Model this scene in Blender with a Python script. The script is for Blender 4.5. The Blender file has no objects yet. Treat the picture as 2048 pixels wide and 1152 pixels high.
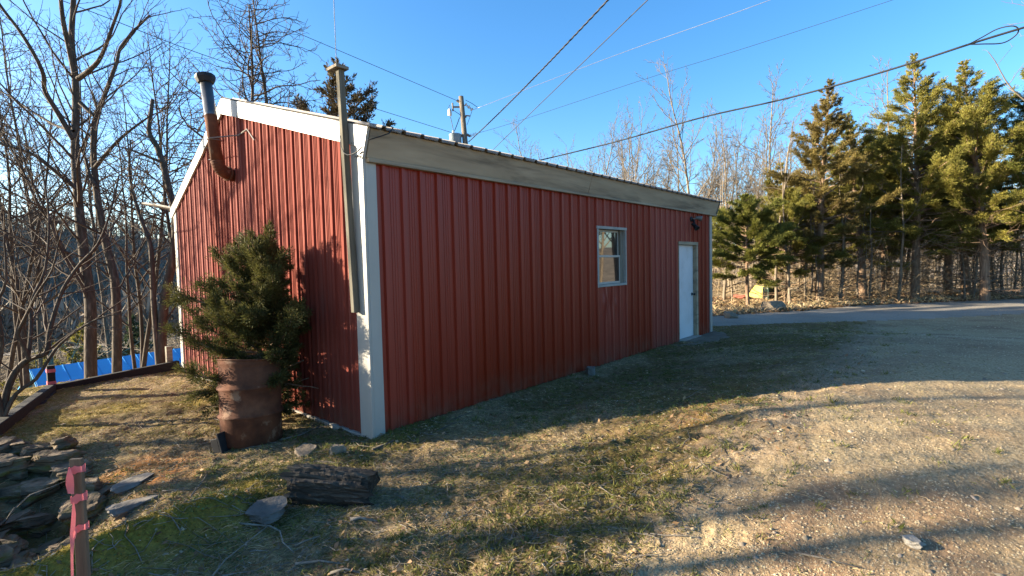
import bpy, math, random
import numpy as np
from mathutils import Vector, Matrix

# ------------------------------------------------------------------ camera, world, sun, exposure
S = bpy.context.scene
COL = S.collection
CAM = np.array([-2.83, -4.336, 1.704])
YAW, PITCH, ROLL, FPX = .7179, -.0463, -.0239, 1020.4
_F = np.array([math.cos(YAW)*math.cos(PITCH), math.sin(YAW)*math.cos(PITCH), math.sin(PITCH)])
_r = np.array([math.sin(YAW), -math.cos(YAW), 0.0])
_u = np.cross(_r, _F)
_c, _s = math.cos(ROLL), math.sin(ROLL)
RT, UP = _c*_r + _s*_u, -_s*_r + _c*_u
cd = bpy.data.cameras.new('camera')
cam = bpy.data.objects.new('camera', cd)
COL.objects.link(cam)
cd.sensor_width = 36.0
cd.lens = FPX/2048*36
cd.clip_start, cd.clip_end = .05, 3000
cam.matrix_world = Matrix([[RT[0], UP[0], -_F[0], CAM[0]], [RT[1], UP[1], -_F[1], CAM[1]],
                           [RT[2], UP[2], -_F[2], CAM[2]], [0, 0, 0, 1]])
S.camera = cam

SUN_EL = math.radians(14.6)
SUN_TO = (-.635, .772)                       # horizontal direction towards the sun
W = bpy.data.worlds.new('World')
S.world = W
W.use_nodes = True
wn, wl = W.node_tree.nodes, W.node_tree.links
sky = wn.new('ShaderNodeTexSky')
sky.sky_type = 'NISHITA'
sky.sun_disc = False
sky.sun_elevation = SUN_EL
sky.sun_rotation = math.atan2(SUN_TO[0], SUN_TO[1])
sky.altitude = 250
sky.air_density = 1.0
sky.dust_density = 1.3
sky.ozone_density = 3.5
hsv = wn.new('ShaderNodeHueSaturation')
hsv.inputs['Saturation'].default_value = 1.2
wl.new(sky.outputs[0], hsv.inputs['Color'])
wl.new(hsv.outputs[0], wn['Background'].inputs[0])
wn['Background'].inputs[1].default_value = .079
sd = bpy.data.lights.new('sun', 'SUN')
sd.energy = 5.0
sd.angle = math.radians(.55)
sd.color = (1.0, .87, .66)
so = bpy.data.objects.new('sun', sd)
COL.objects.link(so)
so.rotation_euler = Vector((SUN_TO[0]*math.cos(SUN_EL), SUN_TO[1]*math.cos(SUN_EL), math.sin(SUN_EL))).to_track_quat('Z', 'Y').to_euler()
S.view_settings.view_transform = 'Standard'
S.view_settings.look = 'None'
S.view_settings.gamma = 1.0
S.view_settings.exposure = 2.3
S.cycles.use_adaptive_sampling = False
S.cycles.sample_clamp_indirect = 4
S.cycles.max_bounces = 5
S.cycles.diffuse_bounces = 3
S.cycles.transparent_max_bounces = 8
try:
    S.cycles.use_denoising = True
    S.cycles.denoiser = 'OPENIMAGEDENOISE'
    S.cycles.denoising_input_passes = 'RGB_ALBEDO_NORMAL'
    S.cycles.denoising_prefilter = 'ACCURATE'
except Exception:
    pass

# ------------------------------------------------------------------ helpers
def ray(px, py):
    return RT*(px-1024)/FPX + UP*(576-py)/FPX + _F
def at(px, py, d):
    """point seen at photo pixel (px, py), d metres along the view axis"""
    return CAM + d*ray(px, py)
def on_x(px, py, x):
    r = ray(px, py)
    return CAM + r*(x-CAM[0])/r[0]
def on_z(px, py, z=0.0):
    r = ray(px, py)
    return CAM + r*(z-CAM[2])/r[2]

def _h(ix, iy, s):
    n = np.sin(ix*127.1 + iy*311.7 + s*74.7)*43758.5453
    return n - np.floor(n)
def vn(x, y, s=0):
    ix, iy = np.floor(x), np.floor(y)
    fx, fy = x-ix, y-iy
    fx, fy = fx*fx*(3-2*fx), fy*fy*(3-2*fy)
    a, b, c, d = _h(ix, iy, s), _h(ix+1, iy, s), _h(ix, iy+1, s), _h(ix+1, iy+1, s)
    return (a*(1-fx)+b*fx)*(1-fy) + (c*(1-fx)+d*fx)*fy
def fbm(x, y, s=0, o=4):
    t, a, n = 0, .5, 0
    for i in range(o):
        t = t + a*vn(x, y, s+i*13)
        n += a
        a *= .5
        x, y = x*2.03+3.1, y*2.03+7.7
    return t/n - .5
def sstep(a, b, x):
    t = np.clip((x-a)/(b-a), 0, 1)
    return t*t*(3-2*t)

ORIGIN = {}
def tag(o, label=None, cat=None, group=None, kind=None):
    for k, v in (('label', label), ('category', cat), ('group', group), ('kind', kind)):
        if v:
            o[k] = v
    return o
def empty(name, loc=(0, 0, 0), label=None, cat=None, group=None):
    o = bpy.data.objects.new(name, None)
    o.empty_display_size = .1
    COL.objects.link(o)
    o.location = [float(v) for v in loc]
    return tag(o, label, cat, group)
def link(name, me, mat, parent=None, smooth=False):
    if mat:
        me.materials.append(mat)
    if smooth:
        me.polygons.foreach_set('use_smooth', np.ones(len(me.polygons), bool))
    o = bpy.data.objects.new(name, me)
    COL.objects.link(o)
    if parent:                                # vertices are given in the world: make them local to the thing
        o.parent = parent
        org = ORIGIN.setdefault(parent.name, parent.location.copy())
        me.transform(Matrix.Translation(-org))
        ORIGIN[o.name] = org
    return o
def np_mesh(name, V, faces, mat, parent=None, smooth=False):
    """V (n,3); faces: list of integer arrays (m,k)"""
    me = bpy.data.meshes.new(name)
    V = np.asarray(V, np.float32)
    me.vertices.add(len(V))
    me.vertices.foreach_set('co', V.ravel())
    faces = [np.asarray(f, np.int32) for f in faces if len(f)]
    loops = np.concatenate([f.ravel() for f in faces])
    tot = np.concatenate([np.full(len(f), f.shape[1], np.int32) for f in faces])
    st = np.r_[0, np.cumsum(tot)[:-1]].astype(np.int32)
    me.loops.add(len(loops))
    me.loops.foreach_set('vertex_index', loops)
    me.polygons.add(len(tot))
    me.polygons.foreach_set('loop_start', st)
    me.update(calc_edges=True)
    return link(name, me, mat, parent, smooth)

class MB:
    def __init__(self):
        self.v, self.f = [], []
    def add(self, vs, fs):
        n = len(self.v)
        self.v += [tuple(float(c) for c in p) for p in vs]
        self.f += [tuple(i+n for i in q) for q in fs]
    def box(self, a, b, M=None):
        (x0, y0, z0), (x1, y1, z1) = a, b
        vs = [(x0, y0, z0), (x1, y0, z0), (x1, y1, z0), (x0, y1, z0), (x0, y0, z1), (x1, y0, z1), (x1, y1, z1), (x0, y1, z1)]
        if M is not None:
            vs = [M @ Vector(p) for p in vs]
        self.add(vs, [(3, 2, 1, 0), (4, 5, 6, 7), (0, 1, 5, 4), (1, 2, 6, 5), (2, 3, 7, 6), (3, 0, 4, 7)])
    def prism(self, poly, off):
        """poly: 3D outline; off: extrusion vector"""
        n = len(poly)
        q = [tuple(p[i]+off[i] for i in range(3)) for p in poly]
        self.add(list(poly)+q, [tuple(range(n))[::-1], tuple(range(n, 2*n))] + [(i, (i+1) % n, n+(i+1) % n, n+i) for i in range(n)])
    def beam(self, p, q, w, h, up=(0, 0, 1), taper=1.0):
        p, q = Vector([float(c) for c in p]), Vector([float(c) for c in q])
        d = (q-p).normalized()
        s = d.cross(Vector(up)).normalized()
        u = s.cross(d)
        vs = []
        for b, k in ((p, 1), (q, taper)):
            for i, j in ((-1, -1), (1, -1), (1, 1), (-1, 1)):
                vs.append(b + s*i*w/2*k + u*j*h/2*k)
        self.add(vs, [(0, 1, 2, 3)[::-1], (4, 5, 6, 7), (0, 1, 5, 4), (1, 2, 6, 5), (2, 3, 7, 6), (3, 0, 4, 7)])
    def tube(self, pts, rad, n=8, cap=True):
        pts = [Vector([float(c) for c in p]) for p in pts]
        k = len(pts)
        if not hasattr(rad, '__len__'):
            rad = [rad]*k
        vs = []
        ref = None
        for i in range(k):
            t = (pts[min(i+1, k-1)]-pts[max(i-1, 0)]).normalized()
            if ref is None:
                ref = Vector((0, 0, 1)) if abs(t.z) < .9 else Vector((1, 0, 0))
            a = t.cross(ref).normalized()
            b = a.cross(t).normalized()
            ref = b
            for j in range(n):
                w = 2*math.pi*j/n
                vs.append(pts[i] + (a*math.cos(w)+b*math.sin(w))*rad[i])
        fs = [(i*n+j, i*n+(j+1) % n, (i+1)*n+(j+1) % n, (i+1)*n+j) for i in range(k-1) for j in range(n)]
        if cap:
            fs += [tuple(range(n))[::-1], tuple(range((k-1)*n, k*n))]
        self.add(vs, fs)
    def lathe(self, prof, n=32, M=None, fn=None):
        k = len(prof)
        vs = []
        for i, (r, z) in enumerate(prof):
            for j in range(n):
                w = 2*math.pi*j/n
                rr, zz = (r, z) if fn is None else fn(r, z, w, i)
                p = Vector((rr*math.cos(w), rr*math.sin(w), zz))
                vs.append(M @ p if M is not None else p)
        self.add(vs, [(i*n+j, i*n+(j+1) % n, (i+1)*n+(j+1) % n, (i+1)*n+j) for i in range(k-1) for j in range(n)])
    def build(self, name, mat, parent=None, smooth=False, bevel=0):
        me = bpy.data.meshes.new(name)
        me.from_pydata(self.v, [], self.f)
        o = link(name, me, mat, parent, smooth)
        if bevel:
            m = o.modifiers.new('edge', 'BEVEL')
            m.width = bevel
            m.segments = 2
            m.limit_method = 'ANGLE'
        return o

def material(name, stops, scale=8, detail=6, stretch=(1, 1, 1), rough=.8, bump=0, bscale=None, spec=.3, metal=0,
             island=0, stops2=None, scale2=1.2, lo=.35, hi=.65, transl=0, dist=.02, wave=0):
    """Principled material: a noise ramp, optionally mixed by a second noise with another ramp."""
    m = bpy.data.materials.new(name)
    m.use_nodes = True
    n, l = m.node_tree.nodes, m.node_tree.links
    b = n['Principled BSDF']
    tc = n.new('ShaderNodeTexCoord')
    mp = n.new('ShaderNodeMapping')
    mp.inputs['Scale'].default_value = stretch
    l.new(tc.outputs['Object'], mp.inputs[0])
    def noise(sc, rr, det=detail):
        t = n.new('ShaderNodeTexNoise')
        t.inputs['Scale'].default_value = sc
        t.inputs['Detail'].default_value = det
        t.inputs['Roughness'].default_value = .62
        t.inputs['Distortion'].default_value = wave
        l.new(mp.outputs[0], t.inputs['Vector'])
        r = n.new('ShaderNodeValToRGB')
        e = r.color_ramp.elements
        for i, (p, c) in enumerate(rr):
            q = e[i] if i < 2 else e.new(p)
            q.position = p
            q.color = (*c, 1)
        l.new(t.outputs['Fac'], r.inputs[0])
        return t, r
    t, r = noise(scale, stops)
    out = r.outputs[0]
    if stops2:
        t2, r2 = noise(scale*.77, stops2)
        t3, r3 = noise(scale2, [(lo, (0, 0, 0)), (hi, (1, 1, 1))], 5)
        mx = n.new('ShaderNodeMix')
        mx.data_type = 'RGBA'
        l.new(r3.outputs[0], mx.inputs[0])
        l.new(out, mx.inputs[6])
        l.new(r2.outputs[0], mx.inputs[7])
        out = mx.outputs[2]
    if island:
        g = n.new('ShaderNodeNewGeometry')
        hs = n.new('ShaderNodeHueSaturation')
        mr = n.new('ShaderNodeMapRange')
        mr.inputs[3].default_value, mr.inputs[4].default_value = 1-island, 1+island
        l.new(g.outputs['Random Per Island'], mr.inputs[0])
        l.new(mr.outputs[0], hs.inputs['Value'])
        mr2 = n.new('ShaderNodeMapRange')
        mr2.inputs[3].default_value, mr2.inputs[4].default_value = .5-.035*island, .5+.035*island
        ml = n.new('ShaderNodeMath')
        ml.operation = 'MULTIPLY_ADD'
        ml.inputs[1].default_value, ml.inputs[2].default_value = 7.31, .17
        fr = n.new('ShaderNodeMath')
        fr.operation = 'FRACT'
        l.new(g.outputs['Random Per Island'], ml.inputs[0])
        l.new(ml.outputs[0], fr.inputs[0])
        l.new(fr.outputs[0], mr2.inputs[0])
        l.new(mr2.outputs[0], hs.inputs['Hue'])
        l.new(out, hs.inputs['Color'])
        out = hs.outputs[0]
    l.new(out, b.inputs['Base Color'])
    b.inputs['Roughness'].default_value = rough
    b.inputs['Specular IOR Level'].default_value = spec
    b.inputs['Metallic'].default_value = metal
    if bump:
        bp = n.new('ShaderNodeBump')
        bp.inputs['Strength'].default_value = bump
        bp.inputs['Distance'].default_value = dist
        if bscale:
            tb, _ = noise(bscale, [(0, (0, 0, 0)), (1, (1, 1, 1))])
            l.new(tb.outputs['Fac'], bp.inputs['Height'])
        else:
            l.new(t.outputs['Fac'], bp.inputs['Height'])
        l.new(bp.outputs[0], b.inputs['Normal'])
    if transl:
        tr = n.new('ShaderNodeBsdfTranslucent')
        l.new(out, tr.inputs['Color'])
        ms = n.new('ShaderNodeMixShader')
        ms.inputs[0].default_value = transl
        l.new(b.outputs[0], ms.inputs[1])
        l.new(tr.outputs[0], ms.inputs[2])
        l.new(ms.outputs[0], n['Material Output'].inputs[0])
    return m

# ------------------------------------------------------------------ materials
red = material('red_siding', [(.2, (.195, .020, .0080)), (.5, (.24, .026, .0105)), (.8, (.28, .035, .0155))], scale=1.6, stretch=(6, 6, .22),
               rough=.42, spec=.32, bump=.03, bscale=5, dist=.004, stops2=[(.3, (.235, .034, .017)), (.75, (.30, .066, .040))], scale2=1.1, lo=.55, hi=.9)
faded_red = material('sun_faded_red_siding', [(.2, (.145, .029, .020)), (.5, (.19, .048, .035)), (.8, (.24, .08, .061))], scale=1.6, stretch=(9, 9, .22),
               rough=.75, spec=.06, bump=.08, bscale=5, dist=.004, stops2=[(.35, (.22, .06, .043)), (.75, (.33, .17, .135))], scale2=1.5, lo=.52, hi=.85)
def siding_wear(m, axis, ph):
    n, l = m.node_tree.nodes, m.node_tree.links
    b = n['Principled BSDF']
    src = b.inputs['Base Color'].links[0].from_socket
    tc = n.new('ShaderNodeTexCoord')
    sx_ = n.new('ShaderNodeSeparateXYZ')
    l.new(tc.outputs['Object'], sx_.inputs[0])
    def mth(op, a, v1=None, v2=None):
        q = n.new('ShaderNodeMath')
        q.operation = op
        l.new(a, q.inputs[0])
        if v1 is not None:
            q.inputs[1].default_value = v1
        if v2 is not None:
            q.inputs[2].default_value = v2
        return q.outputs[0]
    sheet = mth('FLOOR', mth('MULTIPLY_ADD', sx_.outputs[axis], 1/ph, .37))
    wnz = n.new('ShaderNodeTexWhiteNoise')
    wnz.noise_dimensions = '1D'
    l.new(sheet, wnz.inputs['W'])
    hs = n.new('ShaderNodeHueSaturation')
    l.new(mth('MULTIPLY_ADD', wnz.outputs['Value'], .22, .89), hs.inputs['Value'])
    l.new(mth('MULTIPLY_ADD', wnz.outputs['Value'], -.14, 1.06), hs.inputs['Saturation'])
    l.new(src, hs.inputs['Color'])
    tn = n.new('ShaderNodeTexNoise')
    tn.inputs['Scale'].default_value = 7
    tn.inputs['Detail'].default_value = 6
    l.new(tc.outputs['Object'], tn.inputs['Vector'])
    lowz = n.new('ShaderNodeMapRange')
    lowz.inputs[1].default_value, lowz.inputs[2].default_value = .0, .38
    lowz.inputs[3].default_value, lowz.inputs[4].default_value = .85, .0
    l.new(sx_.outputs['Z'], lowz.inputs[0])
    ml = n.new('ShaderNodeMath')
    ml.operation = 'MULTIPLY'
    l.new(lowz.outputs[0], ml.inputs[0])
    l.new(mth('MULTIPLY_ADD', tn.outputs['Fac'], 2.2, -.65), ml.inputs[1])
    ml.use_clamp = True
    mx = n.new('ShaderNodeMix')
    mx.data_type = 'RGBA'
    l.new(ml.outputs[0], mx.inputs[0])
    l.new(hs.outputs[0], mx.inputs[6])
    mx.inputs[7].default_value = (.19, .075, .045, 1)
    l.new(mx.outputs[2], b.inputs['Base Color'])
siding_wear(red, 'X', .938)
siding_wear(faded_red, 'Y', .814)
white = material('white_trim_metal', [(.3, (.33, .31, .265)), (.7, (.39, .366, .318))], scale=2.5, stretch=(1, 1, .4), rough=.4, spec=.4,
                 stops2=[(.4, (.27, .245, .205)), (.7, (.34, .315, .27))], scale2=1.5, lo=.5, hi=.8)
peel = material('weathered_white_wood', [(.3, (.29, .225, .145)), (.7, (.40, .32, .215))], scale=3, stretch=(.35, 2, 3), rough=.8, bump=.25, bscale=14, dist=.006,
                stops2=[(.3, (.12, .094, .064)), (.7, (.26, .205, .14))], scale2=1.6, lo=.47, hi=.66, wave=.6)
grey_wood = material('grey_weathered_wood', [(.25, (.085, .075, .058)), (.55, (.19, .17, .13)), (.8, (.30, .27, .21))], scale=5, stretch=(7, 7, .35), rough=.9, bump=.5, dist=.006)
galv = material('galvanised_sheet', [(.3, (.15, .135, .118)), (.7, (.22, .20, .175))], scale=6, rough=.6, spec=.4, metal=.3)
rust = material('rusty_steel', [(.25, (.042, .016, .009)), (.5, (.105, .038, .018)), (.75, (.185, .072, .034))], scale=5, rough=.9, bump=.35, bscale=30, dist=.004,
                stops2=[(.3, (.09, .052, .036)), (.7, (.30, .175, .105))], scale2=3.6, lo=.57, hi=.62)
pipe_m = material('stovepipe_metal', [(.3, (.12, .123, .13)), (.7, (.20, .203, .21))], scale=5, rough=.42, metal=.7, spec=.5)
black = material('black_rubber', [(.3, (.010, .010, .011)), (.7, (.022, .022, .023))], scale=9, rough=.6)
concrete = material('concrete', [(.3, (.22, .20, .17)), (.7, (.33, .30, .26))], scale=6, rough=.95, bump=.3, dist=.01)
door_m = material('white_door_paint', [(.3, (.55, .55, .545)), (.7, (.61, .61, .605))], scale=3, rough=.5, stops2=[(.3, (.42, .41, .385)), (.7, (.54, .53, .51))], scale2=2.2, lo=.5, hi=.75)
bark = material('grey_brown_bark', [(.25, (.026, .020, .015)), (.55, (.075, .057, .042)), (.8, (.20, .165, .125))], scale=7, stretch=(3, 3, .6), rough=.95, bump=.8, dist=.02)
bark_pale = material('pale_tan_bark', [(.25, (.085, .066, .046)), (.55, (.18, .142, .10)), (.8, (.29, .235, .17))], scale=6, stretch=(3, 3, .5), rough=.95, bump=.6, dist=.02)
twig_m = material('twig_bark', [(.3, (.038, .027, .020)), (.7, (.10, .073, .053))], scale=4, rough=.9)
twig_pale = material('pale_twig_bark', [(.3, (.09, .072, .054)), (.7, (.18, .148, .112))], scale=3, rough=.9)
cedar_bark = material('cedar_bark', [(.25, (.09, .055, .034)), (.55, (.23, .15, .095)), (.8, (.40, .29, .19))], scale=8, stretch=(4, 4, .4), rough=.95, bump=.7, dist=.02)
def leafm(name, a, b, isl=.45):
    return material(name, [(.3, a), (.7, b)], scale=1.3, detail=3, rough=.75, spec=.2, island=isl, transl=.22)
cedar_green = leafm('cedar_green_foliage', (.085, .096, .020), (.20, .19, .038))
cedar_olive = leafm('cedar_olive_foliage', (.115, .115, .024), (.25, .215, .045))
cedar_rust = leafm('cedar_rusty_foliage', (.105, .078, .024), (.20, .155, .045))
cedar_dark = leafm('cedar_dark_foliage', (.026, .044, .020), (.060, .080, .033))
wire_m = material('wire_dark', [(.3, (.03, .03, .032)), (.7, (.05, .05, .052))], scale=3, rough=.5)
wire_l = material('wire_bare_aluminium', [(.3, (.45, .46, .48)), (.7, (.6, .6, .62))], scale=3, rough=.35, metal=.7)
porcelain = material('porcelain', [(.3, (.4, .38, .36)), (.7, (.55, .53, .5))], scale=3, rough=.3)
stone_m = material('layered_grey_stone', [(.25, (.045, .030, .017)), (.5, (.145, .102, .062)), (.78, (.34, .255, .165))], scale=4, stretch=(1.2, 1.2, 6), rough=.95, bump=.9, bscale=9, dist=.03,
                   stops2=[(.3, (.05, .045, .014)), (.7, (.17, .13, .030))], scale2=2.6, lo=.49, hi=.62)
stone_tan = material('tan_stone', [(.3, (.16, .12, .08)), (.7, (.29, .23, .165))], scale=6, rough=.95, bump=.5, bscale=18, dist=.015)
stone_grey = material('grey_stone', [(.3, (.105, .092, .076)), (.7, (.22, .195, .165))], scale=6, rough=.95, bump=.6, bscale=14, dist=.02)
rotten = material('rotten_dark_wood', [(.25, (.012, .010, .008)), (.5, (.042, .034, .026)), (.8, (.15, .125, .095))], scale=5, stretch=(.9, 7, 7), rough=.95, bump=1.0, dist=.02)
old_plank = material('weathered_plank', [(.3, (.10, .085, .065)), (.7, (.27, .23, .18))], scale=5, stretch=(.7, 8, 8), rough=.95, bump=.5, dist=.01)
pink = material('pink_ribbon', [(.3, (.72, .15, .17)), (.7, (.80, .24, .25))], scale=9, rough=.5, transl=.35)
blue = material('blue_roof_metal', [(.3, (.045, .36, .74)), (.7, (.06, .42, .80))], scale=3, rough=.4, spec=.4)
yellow = material('yellow_paint', [(.3, (.62, .50, .12)), (.7, (.72, .60, .18))], scale=4, rough=.7)
redpaint = material('faded_red_paint', [(.3, (.50, .11, .07)), (.7, (.58, .16, .11))], scale=4, rough=.7)

bush_green = leafm('bush_green_foliage', (.052, .056, .017), (.13, .118, .034))
beam_m = material('tarred_beam', [(.3, (.008, .0075, .007)), (.7, (.026, .023, .020))], scale=6, stretch=(1, 5, 5), rough=.85, bump=.5, dist=.01)
pale_trim = material('pale_window_trim', [(.3, (.27, .255, .22)), (.7, (.36, .34, .30))], scale=5, rough=.7, bump=.2)
brush_gold = material('dead_brush', [(.3, (.16, .113, .063)), (.7, (.36, .27, .16))], scale=3, rough=.9)
stone_dark = material('dark_grey_stone', [(.3, (.065, .058, .050)), (.7, (.15, .135, .115))], scale=6, rough=.95, bump=.6, bscale=14, dist=.02)
grey_brown_wood = material('grey_brown_pole_wood', [(.3, (.05, .041, .031)), (.7, (.12, .10, .078))], scale=5, stretch=(.7, 8, 8), rough=.95)  # darker grey-brown wood for the pole and board at the wall foot
# glass
glass = bpy.data.materials.new('window_glass')
glass.use_nodes = True
gb = glass.node_tree.nodes['Principled BSDF']
gb.inputs['Base Color'].default_value = (.012, .013, .014, 1)
gb.inputs['Roughness'].default_value = .02
gb.inputs['IOR'].default_value = 2.3

# ------------------------------------------------------------------ terrain
def edge_y(x):
    return np.interp(x, [-8, -1, -.5, .94, 1.95, 3.1, 6.4, 9, 12.8, 40], [-4.6, -3.7, -3.34, -3.42, -3.30, -3.42, -3.42, -3.2, -2.95, -2.9])
def far_y(x):
    return np.interp(x, [2, 6, 12.7, 15.4, 17.9, 23.4, 45], [11.5, 7.5, 1.2, -.55, -1.55, -6.2, -26])
def near_y(x):
    return np.interp(x, [2, 6, 10.1, 12, 13.7, 14.2, 60], [8.5, 4.6, .6, -1.2, -2.9, -3.4, -40])
def is_road(x, y):
    n = .25*fbm(x*1.3, y*1.3, 5)
    return (x > 5) & (y < far_y(x)+n) & (y > near_y(x)+n)
def is_drive(x, y):
    n = .9*fbm(x*.9, y*.9, 9) + .45*fbm(x*5, y*5, 3) + .35*fbm(x*19, y*19, 6)
    return (y < edge_y(x)+n) & (y < far_y(x)) & ~is_road(x, y)
MOUND = np.array([(-3.3, -.62), (-2.66, -.66), (-2.38, -.76), (-2.04, -.74), (-1.66, -.60), (-1.3, -.25)])
MOUND_H = np.array([.10, .20, .27, .27, .20, .05])
def seg_field(x, y, P, Hs, w):
    best = np.zeros_like(x)
    for i in range(len(P)-1):
        a, b = P[i], P[i+1]
        d = b-a
        t = np.clip(((x-a[0])*d[0]+(y-a[1])*d[1])/(d@d), 0, 1)
        q = (x-a[0]-t*d[0])**2+(y-a[1]-t*d[1])**2
        best = np.maximum(best, (Hs[i]*(1-t)+Hs[i+1]*t)*np.exp(-q/(w*w)))
    return best
def mossy(x, y):
    m = seg_field(x, y, MOUND, np.ones(len(MOUND)), .42)
    m = m + .75*sstep(-.06, .14, fbm(x*1.6, y*1.6, 27))*sstep(.6, 1.6, y)*(y < 6.4)*(x < .2)
    return np.clip(m + sstep(.08, .26, fbm(x*1.1, y*1.1, 21)) * (y < edge_y(x)) * (np.hypot(x-CAM[0], y-CAM[1]) < 14)*.8, 0, 1)
def clay(x, y):
    return np.clip(1.25*np.exp(-((x+1.62)**2/.16+(y-.95)**2/.20)) + .25*np.exp(-((x-1.9)**2/.8+(y+2.7)**2/.05)), 0, 1)*sstep(-.25, .1, fbm(x*4, y*4, 8))
def height(x, y):
    x, y = np.asarray(x, float), np.asarray(y, float)
    ea = y-6.35-1.25*np.maximum(0, x-10)
    eb = -x-2.8-1.3*np.maximum(0, -y-.2)
    r0_ = np.hypot(x-CAM[0], y-CAM[1])
    e = np.log(np.exp(np.clip(3*ea, -60, 60))+np.exp(np.clip(3*eb, -60, 60))+1e-9)/3
    d = np.clip(e, 0, 46)
    r = np.hypot(x-CAM[0], y-CAM[1])
    z = -1.1*(1-np.exp(-d/1.2))-.22*d - .10*np.clip(r-34, 0, 40)*(d < .1)
    z -= .42*np.exp(-((x+2.40)**2/.13+(y-.75)**2/.7))
    z += seg_field(x, y, MOUND, MOUND_H, .27)
    z += .5*sstep(0, 4.2, -y)*sstep(-2.2, 2.0, x)*(1-sstep(6, 12, x))      # bank up to the drive
    z += .05*mossy(x, y)*np.abs(fbm(x*13, y*13, 24, 3))*(r0_ < 7)
    near = 1-sstep(14, 40, r)
    soft = .35+.65*sstep(-.7, .7, y-edge_y(x))
    soft = soft*(1-.8*sstep(9, 10.5, x)*(y < far_y(x)+.5))
    z += near*soft*(.10*fbm(x*.55, y*.55, 1)+.06*fbm(x*2.2, y*2.2, 2)+(.055*fbm(x*6, y*6, 4)+.035*fbm(x*17, y*17, 14, 3))*(1-sstep(6, 13, r)))
    # wheel ruts across the dirt by the drive
    u = (x-1.3)*.79-(y+2.75)*.61
    v = (x-1.3)*.61+(y+2.75)*.79
    for o in (-.16, .16):
        z -= .03*np.exp(-((v-o)/.07)**2)*np.exp(-(u/1.1)**2)
    z += (.045-np.minimum(z, .045))*np.exp(-np.minimum(0, y+.03)**2/.06)*(y < .6)*sstep(-.15, .2, x)*sstep(7.0, 6.6, x)
    pad = (x > -.02) & (x < 9.25) & (y > .0) & (y < 5.7)
    return np.where(pad, np.minimum(z, -.03), z)

def hill_height(x, y):
    dx, dy = x-CAM[0], y-CAM[1]
    r = np.hypot(dx, dy)
    az = np.arctan2(dy, dx)                       # camera axis at YAW
    crest = np.interp(az-YAW, [-1.6, -.9, -.5, -.2, .2, .45, .62, .75, .95, 1.6], [10, 9, 8, 4, 6, 15, 21, 23, 24, 20])
    crest = crest + 5*fbm(az*6, r*0+1, 31)
    base = height(CAM[0]+dx*64/np.maximum(r, 1), CAM[1]+dy*64/np.maximum(r, 1))
    return base + (-26-base)*sstep(64, 150, r) + (crest+26)*sstep(150, 330, r) + 3*fbm(x*.03, y*.03, 33)*sstep(64, 120, r)

az = np.concatenate([np.arange(-180, -58, 2.0), np.arange(-58, 58, .22), np.arange(58, 180.1, 2.0)])
az = np.radians(az)+YAW
rr = np.concatenate([[.15, .4, .7, 1.0], np.exp(np.arange(math.log(1.3), math.log(16), .0085)), np.exp(np.arange(math.log(16.1), math.log(66), .02))])
RR, AA = np.meshgrid(rr, az, indexing='ij')
GX, GY = CAM[0]+RR*np.cos(AA), CAM[1]+RR*np.sin(AA)
GZ = height(GX, GY)
na = len(az)
idx = np.arange(len(rr)*na).reshape(len(rr), na)
Q = np.stack([idx[:-1, :-1], idx[1:, :-1], idx[1:, 1:], idx[:-1, 1:]], -1).reshape(-1, 4)[:, ::-1]
VV = np.stack([GX, GY, GZ], -1).reshape(-1, 3)
cx, cy = VV[Q, 0].mean(1), VV[Q, 1].mean(1)
mr_, md_ = is_road(cx, cy), is_drive(cx, cy)

def zoned(name, sel, mat):
    q = Q[sel]
    u, inv = np.unique(q, return_inverse=True)
    o = np_mesh(name, VV[u], [inv.reshape(q.shape)], mat, None, True)
    x, y = VV[u, 0], VV[u, 1]
    a = o.data.attributes.new('zone', 'FLOAT_COLOR', 'POINT')
    r = np.hypot(x-CAM[0], y-CAM[1])
    verge = sstep(0, 1.5, y-far_y(x))*(x > 5) + sstep(9, 16, r)*(x < 5)*.6
    tan = np.clip(sstep(-.05, .15, fbm(x*.8, y*.8, 41))*.75 + verge, 0, 1)
    dirt = sstep(.75, -.1, y-edge_y(x)+.9*fbm(x*2.3, y*2.3, 15)+.7*fbm(x*11, y*11, 16))*(y < 3)
    z = np.stack([mossy(x, y), clay(x, y), tan, dirt], -1)
    a.data.foreach_set('color', z.astype(np.float32).ravel())
    return tag(o, kind='structure')

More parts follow.
